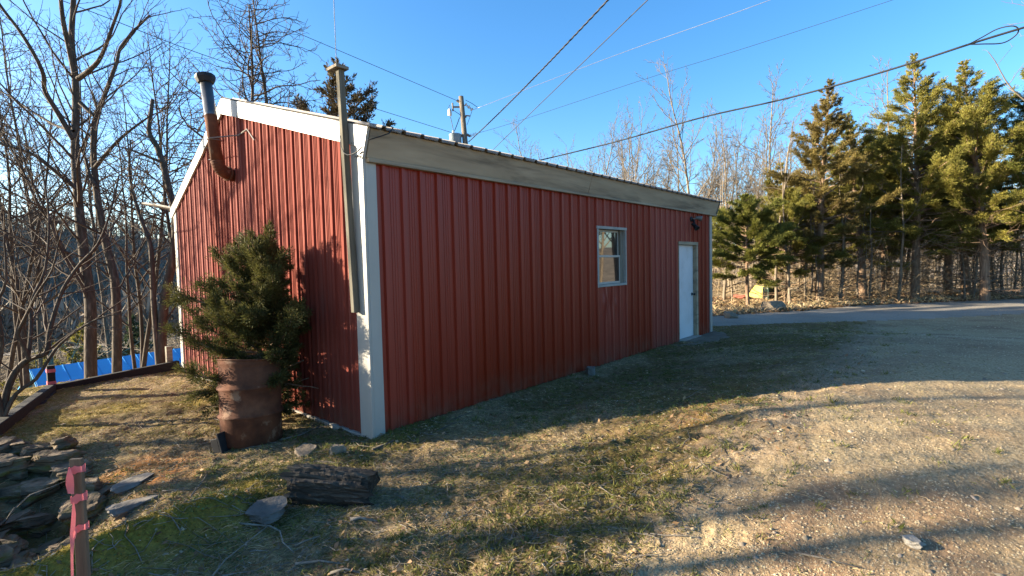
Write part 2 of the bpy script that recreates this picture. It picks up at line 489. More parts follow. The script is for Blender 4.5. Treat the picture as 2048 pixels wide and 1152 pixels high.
def ground_mat():
    m = bpy.data.materials.new('soil_and_turf')
    m.use_nodes = True
    n, l = m.node_tree.nodes, m.node_tree.links
    b = n['Principled BSDF']
    b.inputs['Roughness'].default_value = .95
    b.inputs['Specular IOR Level'].default_value = .1
    tc = n.new('ShaderNodeTexCoord')
    at_ = n.new('ShaderNodeAttribute')
    at_.attribute_name = 'zone'
    sp = n.new('ShaderNodeSeparateColor')
    l.new(at_.outputs['Color'], sp.inputs[0])
    def ramp(sc, stops, det=8):
        t = n.new('ShaderNodeTexNoise')
        t.inputs['Scale'].default_value = sc
        t.inputs['Detail'].default_value = det
        t.inputs['Roughness'].default_value = .7
        l.new(tc.outputs['Object'], t.inputs['Vector'])
        r = n.new('ShaderNodeValToRGB')
        e = r.color_ramp.elements
        for i, (p, c) in enumerate(stops):
            q = e[i] if i < 2 else e.new(p)
            q.position = p
            q.color = (*c, 1)
        l.new(t.outputs['Fac'], r.inputs[0])
        return t, r.outputs[0]
    def mix(f, a, c):
        x = n.new('ShaderNodeMix')
        x.data_type = 'RGBA'
        l.new(f, x.inputs[0])
        l.new(a, x.inputs[6])
        l.new(c, x.inputs[7])
        return x.outputs[2]
    t0, soil = ramp(14, [(.3, (.055, .034, .017)), (.5, (.155, .102, .052)), (.72, (.31, .215, .115))])
    t1, turf = ramp(22, [(.3, (.036, .031, .010)), (.52, (.108, .085, .025)), (.75, (.23, .175, .058))])
    t2, moss = ramp(30, [(.3, (.085, .064, .011)), (.55, (.20, .148, .024)), (.75, (.34, .245, .042))])
    t3, clay_ = ramp(18, [(.3, (.20, .078, .022)), (.55, (.36, .150, .042)), (.75, (.47, .235, .085))])
    t4, tan_ = ramp(26, [(.3, (.085, .060, .034)), (.52, (.25, .185, .105)), (.75, (.46, .35, .21))])
    _, k = ramp(2.3, [(.42, (0, 0, 0)), (.62, (1, 1, 1))])
    c = mix(k, soil, turf)
    c = mix(sp.outputs[2], c, tan_)
    c = mix(sp.outputs[0], c, moss)
    c = mix(sp.outputs[1], c, clay_)
    t5, dirt_ = ramp(40, [(.3, (.16, .112, .066)), (.52, (.29, .215, .135)), (.75, (.45, .35, .235))])
    c = mix(at_.outputs['Alpha'], c, dirt_)
    l.new(c, b.inputs['Base Color'])
    bp = n.new('ShaderNodeBump')
    bp.inputs['Strength'].default_value = .7
    bp.inputs['Distance'].default_value = .03
    l.new(t1.outputs['Fac'], bp.inputs['Height'])
    l.new(bp.outputs[0], b.inputs['Normal'])
    return m
gravel_base = material('gravel_fines', [(.3, (.16, .112, .055)), (.5, (.31, .228, .122)), (.72, (.47, .355, .205))], scale=42, detail=8, rough=.95, bump=.8, bscale=36, dist=.02,
                       stops2=[(.3, (.13, .08, .043)), (.7, (.28, .18, .10))], scale2=.9, lo=.45, hi=.65)
road_m = material('chip_sealed_road', [(.3, (.19, .165, .13)), (.5, (.28, .245, .195)), (.72, (.38, .335, .27))], scale=30, detail=8, rough=.95, bump=.4, dist=.01,
                  stops2=[(.3, (.14, .12, .095)), (.7, (.25, .215, .17))], scale2=.5, lo=.4, hi=.7)
gm = ground_mat()
zoned('ground', ~(mr_ | md_), gm)
zoned('gravel_drive', md_, gravel_base)
zoned('road', mr_, road_m)

hr = np.exp(np.arange(math.log(65.9), math.log(520), .03))
ha = np.radians(np.arange(-180, 180.1, 1.5))+YAW
HR, HA = np.meshgrid(hr, ha, indexing='ij')
HX, HY = CAM[0]+HR*np.cos(HA), CAM[1]+HR*np.sin(HA)
HZ = hill_height(HX, HY)
ni = len(ha)
hi_ = np.arange(HX.size).reshape(HX.shape)
HQ = np.stack([hi_[:-1, :-1], hi_[1:, :-1], hi_[1:, 1:], hi_[:-1, 1:]], -1).reshape(-1, 4)[:, ::-1]
hill_m = material('winter_hillside', [(.3, (.10, .085, .068)), (.5, (.165, .138, .108)), (.72, (.24, .20, .155))], scale=.22, detail=8, rough=1)
tag(np_mesh('hills', np.stack([HX, HY, HZ], -1).reshape(-1, 3), [HQ], hill_m, None, True), kind='structure')

# far wood on the hillside: one mass of bare crowns
rng = np.random.default_rng(11)
def far_woods():
    n = 6500
    a = np.where(rng.random(n) < .72, rng.uniform(.36, .95, n), rng.uniform(-.95, -.1, n))+YAW
    r = np.exp(rng.uniform(math.log(95), math.log(345), n))
    x, y = CAM[0]+r*np.cos(a), CAM[1]+r*np.sin(a)
    z = hill_height(x, y)
    k = 16
    hgt = rng.uniform(7, 13, n)
    base = np.stack([x, y, z], -1)[:, None, :]+np.zeros((n, k, 3))
    t = rng.uniform(.25, .95, (n, k))
    base[:, :, 2] += hgt[:, None]*t*.8
    base[:, 0, 2] = z
    d = rng.normal(0, 1, (n, k, 3))
    d[:, :, 2] = np.abs(d[:, :, 2])+.8
    d /= np.linalg.norm(d, axis=2)[:, :, None]
    L = hgt[:, None]*rng.uniform(.18, .42, (n, k))
    d[:, 0] = (0, 0, 1)
    L[:, 0] = hgt
    s = np.cross(d, rng.normal(0, 1, (n, k, 3)))
    s /= np.linalg.norm(s, axis=2)[:, :, None]+1e-6
    wd = rng.uniform(.10, .34, (n, k))[:, :, None]
    V = np.stack([base-s*wd, base+s*wd, base+d*L[:, :, None]], 2).reshape(-1, 3)
    m = material('far_bare_wood', [(.3, (.14, .115, .09)), (.7, (.26, .215, .165))], scale=.06, rough=1, island=.45)
    tag(np_mesh('far_woods', V, [np.arange(len(V)).reshape(-1, 3)], m), 'bare winter wood covering the far hillside', kind='stuff')
far_woods()

# ------------------------------------------------------------------ building
L_, W_ = 9.19, 5.66
ZF = 2.74            # underside of the fascia board
PK = (3.331, 4.083)  # roof peak y, z on the gable
def gz(y):           # roof underside along the gable
    y = np.asarray(y, float)
    return np.where(y < PK[0], PK[1]-.3035*(PK[0]-y), PK[1]-.528*(y-PK[0]))-.012
bld = empty('metal_shed', (4.6, 2.8, 0), 'long red metal-sided shed with white corner trim and a white door', 'shed')

def profile(n0, n1, phase, pitch, hgt=.028):
    """(u, out) of a ribbed panel between n0 and n1"""
    p = []
    k = math.floor((n0-phase)/pitch)-1
    while phase+k*pitch < n1+pitch:
        c = phase+k*pitch
        p += [(c-.030, 0), (c-.019, hgt), (c+.019, hgt), (c+.030, 0)]
        for q in (.36, .5, .64):
            m = c+pitch*q
            p += [(m-.008, 0), (m-.003, .006), (m+.003, .006), (m+.008, 0)]
        k += 1
    us = np.array([a for a, b in p])
    os_ = np.array([b for a, b in p])
    def o(u):
        return float(np.interp(u, us, os_))
    return [(n0, o(n0))]+[(a, b) for a, b in p if n0 < a < n1]+[(n1, o(n1))], o

def siding(name, place, prof, o, z0, ztop, holes=(), dent=None, mat=None):
    us = sorted({round(a, 5) for a, b in prof} | {round(h[i], 5) for h in holes for i in (0, 1)})
    mb = MB()
    def d(u, z):
        v = o(u)
        if dent:
            v += dent(u, z)
        return v
    for a, b in zip(us[:-1], us[1:]):
        mid = (a+b)/2
        spans = [(z0, None)]
        for h in holes:
            if h[0] < mid < h[1]:
                spans = ([(z0, h[2])] if h[2] > z0 else [])+[(h[3], None)]
        for s0, s1 in spans:
            ta, tb = (ztop(a), ztop(b)) if s1 is None else (s1, s1)
            lv = [0, 1]
            if dent and 4.0 < mid < 5.3:
                lv = np.linspace(0, 1, 26)
            for t0, t1 in zip(lv[:-1], lv[1:]):
                P = [(a, s0+(ta-s0)*t0), (b, s0+(tb-s0)*t0), (b, s0+(tb-s0)*t1), (a, s0+(ta-s0)*t1)]
                mb.add([place(u, z, d(u, z)) for u, z in P], [(0, 1, 2, 3)])
    return mb.build(name, mat or red, bld)

DOOR = (7.36, 8.33, -.06, 2.06)
WIN = (4.21, 5.10, 1.335, 2.245)
pr, po = profile(0, L_, .212, .2345)
def dent(u, z):
    return .028*math.exp(-((u-4.42-.10*(z-1.1))/.05)**2-((z-1.07)/.14)**2)-.02*math.exp(-((u-4.6)/.07)**2-((z-1.0)/.16)**2)+.02*math.exp(-((u-4.78)/.035)**2-((z-.98)/.1)**2)
siding('wall', lambda u, z, o: (u, -o, z), pr, po, -.06, lambda u: ZF+.1, [DOOR, WIN], dent)
pg, go_ = profile(0, W_, .401, .2035, .019)
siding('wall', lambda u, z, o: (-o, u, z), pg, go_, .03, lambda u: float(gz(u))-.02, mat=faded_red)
siding('wall', lambda u, z, o: (u, W_+o, z), pr, po, -.1, lambda u: float(gz(W_)))
siding('wall', lambda u, z, o: (L_+o, u, z), pg, go_, -.1, lambda u: float(gz(u))-.02)

# roof: two ribbed sheets
def roof():
    mb = MB()
    rp, ro = profile(-.045, L_+.32, .12, .2345)
    for (y0, z0), (y1, z1) in (((-.175, PK[1]-.3035*(PK[0]+.175)), PK), ((W_+.22, PK[1]-.528*(W_+.22-PK[0])), PK)):
        d = Vector((0, y1-y0, z1-z0)).normalized()
        nn = Vector((0, -d.z, d.y)) if d.y > 0 else Vector((0, d.z, -d.y))
        for (a, oa), (b, ob) in zip(rp[:-1], rp[1:]):
            P = []
            for k in (0, 1):
                for u, o in ((a, oa), (b, ob)):
                    for y, z in ((y0, z0), (y1, z1)):
                        P.append(Vector((u, y, z))+nn*(o+.003+k*.012))
            mb.add(P, [(0, 1, 3, 2), (4, 6, 7, 5), (0, 2, 6, 4), (1, 5, 7, 3)])
    ridge = mb.build('roof', galv, bld)
roof()
# fascia (leans with the roof pitch)
mb = MB()
fy0, fy1 = -.055, -.140
mb.prism([(-.002, fy0, ZF+.022), (-.002, fy0+.03, ZF+.022), (-.002, fy1+.03, 3.045), (-.002, fy1, 3.022)], (3.9, 0, 0))
mb.prism([(3.905, fy0, ZF+.022), (3.905, fy0+.03, ZF+.022), (3.905, fy1+.03, 3.045), (3.905, fy1, 3.022)], (L_+.2-3.905, 0, 0))
fas = mb.build('fascia', peel, bld, bevel=.003)
mb = MB()
mb.box((.004, -.075, ZF-.02), (L_+.2, -.015, ZF+.018))
mb.build('fascia_strip', peel, bld, bevel=.004)
mb = MB()
mb.prism([(L_+.202, fy0-.01, ZF-.03), (L_+.202, .14, ZF-.03), (L_+.202, .14, 3.10), (L_+.202, fy1-.02, 3.03)], (.02, 0, 0))
mb.build('fascia_end', grey_wood, bld)
# rake trim on the gable: right run in two pieces, left run
def rake(pts):
    mb = MB()
    mb.prism([(-.045, y, z) for y, z in pts], (.03, 0, 0))
    return mb.build('rake_trim', white, bld, bevel=.003)
rake([(-.152, 3.026), (.32, 3.026+.472*.3035), (.32, 2.962), (.06, 2.885), (-.052, 2.755)][::-1])
rake([(.325, 3.171), (2.18, 3.734), (2.18, 3.528), (.325, 2.966)][::-1])
rake([(2.186, 3.736), (PK[0], PK[1]+.002), (PK[0]+.06, 3.885), (2.186, 3.530)][::-1])
rake([(PK[0]+.004, PK[1]), (PK[0]+.5, PK[1]-.264), (W_+.14, PK[1]-.528*(W_+.14-PK[0])), (W_+.10, 2.62), (PK[0]+.07, 3.86)])
for i in range(26):
    y = .12+i*.245
    if y > 5.6:
        break
    z = float(gz(y))-(.178 if y < PK[0] else .15)
    mb = MB()
    mb.tube([(-.044, y, z), (-.052, y, z)], .008, 6)
    mb.build('screw', grey_wood, bld)
# corner posts
def corner(a, b, c, d):
    mb = MB()
    mb.box(a, b)
    mb.box(c, d)
    return mb.build('corner_trim', white, bld, bevel=.004)
corner((-.030, -.030, -.03), (-.003, .178, 2.93), (-.003, -.030, -.03), (.118, -.003, ZF+.03))
corner((L_-.10, -.030, -.03), (L_+.03, -.003, ZF+.03), (L_+.003, -.003, -.03), (L_+.03, .10, ZF+.1))
corner((-.030, W_-.09, -.08), (-.003, W_+.03, 2.72), (-.003, W_+.003, -.08), (.10, W_+.03, 2.72))
# foundation
mb = MB()
mb.box((-.035, .03, -.35), (L_-.01, W_+.03, .026))
mb.build('foundation', concrete, bld, bevel=.01)
# door
mb = MB()
mb.box((DOOR[0], -.012, 0), (DOOR[0]+.03, .12, DOOR[3]))
mb.box((DOOR[1]-.045, -.026, 0), (DOOR[1]+.045, .12, DOOR[3]+.0))
mb.box((DOOR[0]-.02, -.03, DOOR[3]-.03), (DOOR[1]+.045, .12, DOOR[3]+.035))
mb.build('door_frame', peel, bld, bevel=.003)
mb = MB()
mb.box((DOOR[0]+.032, .055, .04), (DOOR[1]-.048, .098, DOOR[3]-.034))
dr = mb.build('door', door_m, bld, bevel=.004)
mb = MB()
kx = DOOR[1]-.13
mb.lathe([(.0, -.0), (.034, .0), (.034, .008), (.012, .012), (.012, .04), (.028, .05), (.03, .066), (.02, .076), (.0, .078)], 14,
         Matrix.Translation((kx, .054, .96)) @ Matrix.Rotation(math.pi/2, 4, 'X'))
mb.build('door_knob', black, dr, True)
mb = MB()
mb.box((DOOR[0]-.02, -.10, -.02), (DOOR[1]+.03, .13, .038))
mb.build('door_sill', concrete, bld, bevel=.01)
# window
x0, x1, z0, z1 = WIN
win = MB()
win.box((x0-.035, -.036, z1-.005), (x1+.045, .10, z1+.04))
win.box((x0-.03, -.032, z0-.035), (x0+.02, .10, z1-.006))
win.box((x1-.005, -.032, z0-.035), (x1+.03, .10, z1-.006))
win.box((x0+.021, -.034, z0-.032), (x1-.006, .10, z0+.006))
wf = win.build('window', pale_trim, bld, bevel=.003)
def sash(y, za, zb):
    mb = MB()
    a, b = x0+.024, x1-.09
    mb.box((a, y, zb-.035), (b, y+.028, zb))
    mb.box((a, y, za), (b, y+.028, za+.035))
    mb.box((a, y+.001, za+.0352), (a+.03, y+.027, zb-.0352))
    mb.box((b-.03, y+.001, za+.0352), (b, y+.027, zb-.0352))
    s = mb.build('window_sash', white, wf, bevel=.002)
    mb = MB()
    mb.box((a+.0305, y+.011, za+.0355), (b-.0305, y+.016, zb-.0355))
    g = mb.build('window_pane', glass, wf)
zm = (z0+z1)/2
sash(.058, zm-.01, z1-.01)
sash(.028, z0+.008, zm+.028)
mb = MB()
mb.box((x1-.088, .02, z0+.007), (x1-.006, .095, z1-.007))
mb.build('window_jamb', grey_wood, wf)
mb = MB()
mb.box((x0-.04, .13, z0-.05), (x1+.04, .14, z1+.05))
mb.build('dark_interior', black, wf)
# bent eave gutter sticking out of the far gable corner
g0, g1 = at(356, 418, 8.75), at(287, 406, 9.0)
gut = MB()
gpts = [g0*(1-t)+g1*t+np.array([0, 0, .012*math.sin(math.pi*t)]) for t in np.linspace(0, 1, 8)]
for i in range(7):
    a, b = gpts[i], gpts[i+1]
    P = []
    for c in (a, b):
        s = .075*(1-.3*(i+(c is b))/8)
        for w in np.linspace(-.2, math.pi+.2, 7):
            P.append(Vector(c)+Vector((.66, .75, 0))*math.cos(w)*s+Vector((0, 0, -1))*math.sin(w)*s*.75)
    gut.add(P, [(j, j+1, j+8, j+7) for j in range(6)])
go = gut.build('bent_gutter', galv, bld)
sm = go.modifiers.new('thick', 'SOLIDIFY')
sm.thickness = .004
# stovepipe
pt, pb = Vector((-.272, 3.20, 4.25)), Vector((-.225, 3.07, 3.16))
pd = (pb-pt).normalized()
mb = MB()
mb.tube([pt, pt+(pb-pt)*.40, pt+(pb-pt)*.401, pt+(pb-pt)*.5], [.072, .072, .075, .075], 20)
sp = mb.build('stovepipe', pipe_m, bld, True)
mb = MB()
mb.tube([pt+(pb-pt)*.44, pt+(pb-pt)*.445, pb], [.0755, .0765, .0765], 20)
mb.build('lower_pipe', rust, sp, True)
mb = MB()
el, er = [], []
for i in range(25):
    t = i/24
    a = t*math.radians(83)
    p = pb+pd*.13*math.sin(a)+Vector((.90, .35, -.1)).normalized()*.13*(1-math.cos(a))
    el.append(p)
    er.append(.078+.006*(1 if i % 3 == 1 else 0))
el.append(el[-1]+Vector((.90, .35, -.1)).normalized()*.11)
er.append(.084)
mb.tube(el, er, 18)
mb.tube([el[-2]+(el[-1]-el[-2])*.2, el[-2]+(el[-1]-el[-2])*.3], .10, 18)
mb.build('pipe_elbow', rust, sp, True)
mb = MB()
Mc = Matrix.Translation(pt)@(-pd).to_track_quat('Z', 'Y').to_matrix().to_4x4()
mb.lathe([(.08, -.05), (.095, -.045), (.118, .01), (.112, .055), (.119, .053), (.124, .01), (.10, -.05), (.082, -.056)], 8, Mc)
mb.lathe([(.0, .068), (.08, .062), (.115, .053), (.08, .056), (.0, .058)], 8, Mc)
mb.build('pipe_cap', black, sp)
mb = MB()
q = pb+(pt-pb)*.26
mb.tube([q+Vector((.09*math.cos(w), .09*math.sin(w), .01*math.sin(w))) for w in np.linspace(0, 6.28, 16)], .006, 5)
mb.tube([q+Vector((-.08, -.06, 0)), Vector((-.03, 2.84, q.z+.05)), Vector((-.025, 2.58, q.z+.08)), Vector((-.03, 2.36, q.z-.10))], .009, 5)
mb.tube([q+Vector((-.06, .07, -.1)), Vector((-.02, 3.55, q.z-.14)), Vector((-.03, 3.95, q.z-.10))], .006, 5)
mb.build('pipe_strap', galv, sp)

# antenna mast on the gable
whip_m = material('dull_grey_whip', [(.3, (.16, .165, .17)), (.7, (.22, .225, .23))], scale=3, rough=.6)
mast_wood = material('dark_weathered_post', [(.25, (.06, .052, .038)), (.55, (.13, .115, .085)), (.8, (.20, .18, .135))], scale=5, stretch=(7, 7, .35), rough=.9, bump=.5, dist=.006)
mast = empty('antenna_mast', (-.09, .30, 1.25), 'tall weathered wooden mast bolted to the gable wall, thin whip aerial on top', 'mast')
mb = MB()
b0, b1 = on_x(711, 625, -.07), on_x(680, 140, -.09)
mb.beam(b0, b1, .064, .055, up=(0, 1, 0))
mb.build('wooden_post', mast_wood, mast, bevel=.006)
mb = MB()
mb.box((b1[0]-.075, b1[1]-.06, b1[2]+.002), (b1[0]+.06, b1[1]+.12, b1[2]+.03))
mb.build('cap_plate', old_plank, mast)
wt = on_x(673, 132, -.1)
mb = MB()
mb.tube([wt, wt+Vector((0, .01, 2.4))], [.0035, .0025], 6)
mb.build('whip_aerial', whip_m, mast)
mb = MB()
pz = 3.0
lp = [on_x(px, py, -.115) for px, py in ((681, 272), (682, 292), (688, 306), (696, 310), (706, 308), (716, 302), (725, 294))]
mb.tube(lp, .006, 6)
mb.tube([on_x(px, py, -.06) for px, py in ((680, 250), (681, 262), (681, 272))]+[lp[0]], .006, 6)
mb.tube([on_x(px, py, -.05) for px, py in ((708, 313), (716, 311), (725, 303))], .005, 6)
tag(mb.build('cable', black, None, True), 'thin dark cable looped round the wooden mast under the roof edge', 'cable')
mb = MB()
mb.tube([(-.05, -.16, 2.90), (.05, -.19, 2.94), (.16, -.20, 2.99), (.22, -.19, 3.06)], .006, 6)
tag(mb.build('cable', black, None, True), 'short black cable drooping over the end of the white fascia board', 'cable')

# flood light above the door
fl = empty('flood_light', (7.98, -.02, 2.58), 'black twin-head flood light on the red wall above the white door', 'wall light')
mb = MB()
mb.lathe([(0, 0), (.055, 0), (.06, .02), (.04, .035), (0, .037)], 12, Matrix.Translation((7.98, -.02, 2.58))@Matrix.Rotation(math.pi/2, 4, 'X'))
mb.tube([(7.98, -.05, 2.58), (7.98, -.10, 2.55), (7.96, -.12, 2.46)], .014, 6)
mb.tube([(7.96, -.06, 2.48), (7.96, -.12, 2.43)], [.03, .045], 8)
mb.build('bracket', black, fl)
for dx, m, nm in ((.13, galv, 'lamp_head'), (-.02, black, 'lamp_head')):
    mb = MB()
    c = Vector((7.98+dx, -.13, 2.60 if dx > 0 else 2.42))
    dd = Vector((.5, -.8, -.25)) if dx > 0 else Vector((-.3, -.6, -.7))
    mb.lathe([(0, -.06), (.03, -.055), (.035, -.01), (.055, .05), (.06, .075), (.05, .07), (0, .06)], 12, Matrix.Translation(c)@dd.to_track_quat('Z', 'Y').to_matrix().to_4x4())
    mb.tube([(7.98, -.05, 2.58), c], .012, 6)
    mb.build(nm, m, fl, True)

# ------------------------------------------------------------------ tree growing
def rvec(r):
    return Vector((r.gauss(0, 1), r.gauss(0, 1), r.gauss(0, 1))).normalized()
def polyline(r, p, d, ln, n, wig, up):
    pts = [p.copy()]
    d = d.normalized()
    st = ln/n
    for i in range(n):
        d = (d+rvec(r)*wig+Vector((0, 0, up))).normalized()
        pts.append(pts[-1]+d*st)
    return pts
NS = {0: 12, 1: 8, 2: 6, 3: 4, 4: 3}
def branch_out(r, pts, r0, r1, level, maxl, dens, spread, up, wig, out, tstart=.25, ratio=.5, lenf=None, minr=.0028, thick=.0095):
    """children along a polyline"""
    total = sum((pts[i+1]-pts[i]).length for i in range(len(pts)-1))
    n = max(1, int(total*dens[min(level, len(dens)-1)]*r.uniform(.8, 1.2)+.5))
    k = len(pts)-1
    for i in range(n):
        t = tstart+(1-tstart)*((i+r.random())/n)
        f = t*k
        j = min(int(f), k-1)
        p = pts[j].lerp(pts[j+1], f-j)
        tan = (pts[j+1]-pts[j]).normalized()
        side = tan.cross(rvec(r)).normalized()
        a = math.radians(r.uniform(*spread))
        d = tan*math.cos(a)+side*math.sin(a)
        ln = (lenf(t) if lenf else total*ratio*(1-.55*t))*r.uniform(.6, 1.2)
        rad = max(minr, min((r0+(r1-r0)*t)*r.uniform(.5, .7), .002+thick*ln))
        if ln < .08:
            continue
        sub = polyline(r, p, d, ln, NS[min(level+1, 4)], wig, up)
        out.append((sub, rad, max(minr*.7, rad*.3), level+1))
        if level+1 < maxl:
            branch_out(r, sub, rad, max(minr*.7, rad*.3), level+1, maxl, dens, spread, up, wig, out, .2, ratio, None, minr, thick)

def tubes(name, items, mat, parent, trunkonly=None):
    """batch of tapered tubes -> one mesh"""
    groups = {}
    for pts, ra, rb, lv in items:
        n = 10 if ra > .06 else 6 if ra > .02 else 4 if ra > .008 else 3
        groups.setdefault((len(pts), n), []).append((pts, ra, rb))
    Vs, Fs, off = [], [], 0
    for (k, n), lst in groups.items():
        P = np.array([[tuple(p) for p in a[0]] for a in lst])
        ra = np.array([a[1] for a in lst])[:, None]
        rb = np.array([a[2] for a in lst])[:, None]
        t = np.linspace(0, 1, k)[None, :]
        R = ra+(rb-ra)*t
        T = np.gradient(P, axis=1)
        T /= np.linalg.norm(T, axis=2)[:, :, None]+1e-9
        mean = T.mean(1)
        ref = np.where(np.abs(mean[:, 2:3]) < .8, np.array([[0, 0, 1.]]), np.array([[1., 0, 0]]))[:, None, :]
        A = np.cross(T, ref)
        A /= np.linalg.norm(A, axis=2)[:, :, None]+1e-9
        B = np.cross(A, T)
        w = 2*np.pi*np.arange(n)/n
        V = P[:, :, None, :]+R[:, :, None, None]*(A[:, :, None, :]*np.cos(w)[None, None, :, None]+B[:, :, None, :]*np.sin(w)[None, None, :, None])
        N = len(lst)
        I = off+np.arange(N*k*n).reshape(N, k, n)
        J = np.roll(I, -1, axis=2)
        F = np.stack([I[:, :-1], J[:, :-1], J[:, 1:], I[:, 1:]], -1).reshape(-1, 4)
        Vs.append(V.reshape(-1, 3))
        Fs.append(F)
        off += N*k*n
    return np_mesh(name, np.concatenate(Vs), [np.concatenate(Fs)], mat, parent, True)

def bare_tree(root, seed, h, r0, maxl=3, dens=(2.2, 3.2, 4.5, 5), spread=(28, 60), up=.06, wig=.16, lean=(0, 0), ratio=.48, tstart=.22, mats=(bark, twig_m), stems=1, minr=.004, thick=.0095):
    r = random.Random(seed)
    base = Vector(root.location)
    trunk, out = [], []
    for s in range(stems):
        d = Vector((lean[0]+(r.uniform(-.3, .3) if stems > 1 else 0), lean[1]+(r.uniform(-.3, .3) if stems > 1 else 0), 1))
        hh = h*(1 if s == 0 else r.uniform(.6, .95))
        pts = polyline(r, base-Vector((0, 0, .3)), d, hh+.3, 14, .07, .05)
        rr_ = r0*(1 if s == 0 else .75)
        trunk.append((pts, rr_, max(.006, rr_*.12), 0))
        branch_out(r, pts, rr_, rr_*.12, 0, maxl, dens, spread, up, wig, out, tstart, ratio, lambda t: h*ratio*(1.05-.75*t), minr, thick)
    big = [o for o in out if o[3] == 1 and o[1] > .03]
    small = [o for o in out if not (o[3] == 1 and o[1] > .03)]
    tubes('trunk', trunk+big, mats[0], root)
    tubes('crown', small, mats[1], root)
    return root

def leaf_mesh(name, C, D, N, ln, wd, mat, parent=None):
    """diamond shaped leaves: centre, direction, side"""
    D = D/(np.linalg.norm(D, axis=1)[:, None]+1e-9)
    Sd = np.cross(D, N)
    Sd /= np.linalg.norm(Sd, axis=1)[:, None]+1e-9
    ln, wd = ln[:, None], wd[:, None]
    V = np.stack([C-D*ln*.5, C+Sd*wd*.5-D*ln*.08, C+D*ln*.5, C-Sd*wd*.5-D*ln*.08], 1).reshape(-1, 3)
    return np_mesh(name, V, [np.arange(len(V)).reshape(-1, 4)], mat, parent)

def cedar(root, seed, h, spread, z0, mat, nb=120, leaves=26000, ll=.13, lw=.045, trunk_r=.13, full=.55, dead=24, tight=1.0, lean=(0, 0), rounded=False, wall=False):
    """juniper: trunk, whorls of ascending limbs, foliage as many small scale sprays"""
    r = random.Random(seed)
    g = np.random.default_rng(seed)
    base = Vector(root.location)
    trunk = polyline(r, base-Vector((0, 0, .3)), Vector((lean[0], lean[1], 1)), h+.25, 12, .035, .05)
    items = [(trunk, trunk_r, .012, 0)]
    def tp(z):
        f = min(max((z+.3)/(h+.25), 0), 1)*12
        j = min(int(f), 11)
        return trunk[j].lerp(trunk[j+1], f-j)
    tips = []
    az = r.uniform(0, 6.3)
    for i in range(nb):
        t = (i+r.random())/nb
        z = z0+(h-z0)*t**.92
        az += 2.4+r.uniform(-.4, .4)
        prof = (min(1, .45+t/.22*.55) if t < .22 else (1-(t-.22)/.78)**.95)
        if rounded:
            prof = (.62+.38*t/.3 if t < .3 else max(.05, 1-(t-.3)/.72)**.55)*(1 if r.random() > .12 else 1.25)
        ln = max(.12, spread*prof*r.uniform(.35, 1.3))
        if wall and math.cos(az) > -.1:
            ln *= .50
        tilt = -.05+.95*t+r.uniform(-.3, .35)
        d = Vector((math.cos(az), math.sin(az), tilt))
        n = 6
        b = polyline(r, tp(z), d, ln, n, .13, .06)
        items.append((b, max(.008, .018*ln), .004, 2))
        for k in range(max(3, int(ln*14))):
            u = r.uniform(.22, 1.0)**.8
            f = u*n
            j = min(int(f), n-1)
            p = b[j].lerp(b[j+1], f-j)
            bd = (b[j+1]-b[j]).normalized()
            dd = (bd+rvec(r)*.75+Vector((0, 0, .12))).normalized()
            tl = r.uniform(.12, .36)*min(1, .35+ln*.5)*tight
            tips.append((*p, *dd, tl))
            if r.random() < .5:
                items.append(([p, p+dd*tl*.5, p+dd*tl*.9+Vector((0, 0, .02))], .005, .002, 3))
    for i in range(dead):
        z = r.uniform(.25, z0+(h-z0)*.25)
        a = r.uniform(0, 6.3)
        b = polyline(r, tp(z), Vector((math.cos(a), math.sin(a), r.uniform(-.2, .35))), spread*r.uniform(.35, .95), 6, .16, .0)
        items.append((b, .014, .004, 2))
        branch_out(r, b, .012, .004, 2, 3, (3, 3, 3, 3), (30, 70), 0, .2, items, .2, .4, None, .003)
    tubes('trunk', items, cedar_bark, root)
    T = np.array(tips)
    pick = g.choice(len(T), leaves, p=T[:, 6]/T[:, 6].sum())
    q = T[pick]
    s = g.random(leaves)
    side = g.normal(0, 1, (leaves, 3))
    D = q[:, 3:6]*1.0+side*.45+np.array([0, 0, .15])
    if not rounded:
        side[:, 2] *= .5
    C = q[:, 0:3]+q[:, 3:6]*(q[:, 6]*s)[:, None]+side*(q[:, 6]*.27*(1-.45*s))[:, None]
    C[:, 2] -= .04*s*q[:, 6]
    leaf_mesh('crown', C, D, g.normal(0, 1, (leaves, 3)), ll*g.uniform(.6, 1.35, leaves), lw*g.uniform(.6, 1.35, leaves), mat, root)
    return root

def ground_at(x, y):
    r = math.hypot(x-CAM[0], y-CAM[1])
    return float(hill_height(np.array([x]), np.array([y]))[0]) if r > 65 else float(height(np.array([x]), np.array([y]))[0])
def tree_root(name, xy, label, cat='tree', group=None):
    return empty(name, (xy[0], xy[1], ground_at(*xy)), label, cat, group)
def dup(root, loc, rz, sc, label, group=None):
    c = root.copy()
    COL.objects.link(c)
    c.location, c.rotation_euler, c.scale = [float(v) for v in loc], (0, 0, rz), (sc, sc, sc)
    c['label'] = label
    if group:
        c['group'] = group
    for ch in root.children:
        k = ch.copy()
        k.parent = c
        COL.objects.link(k)
    return c

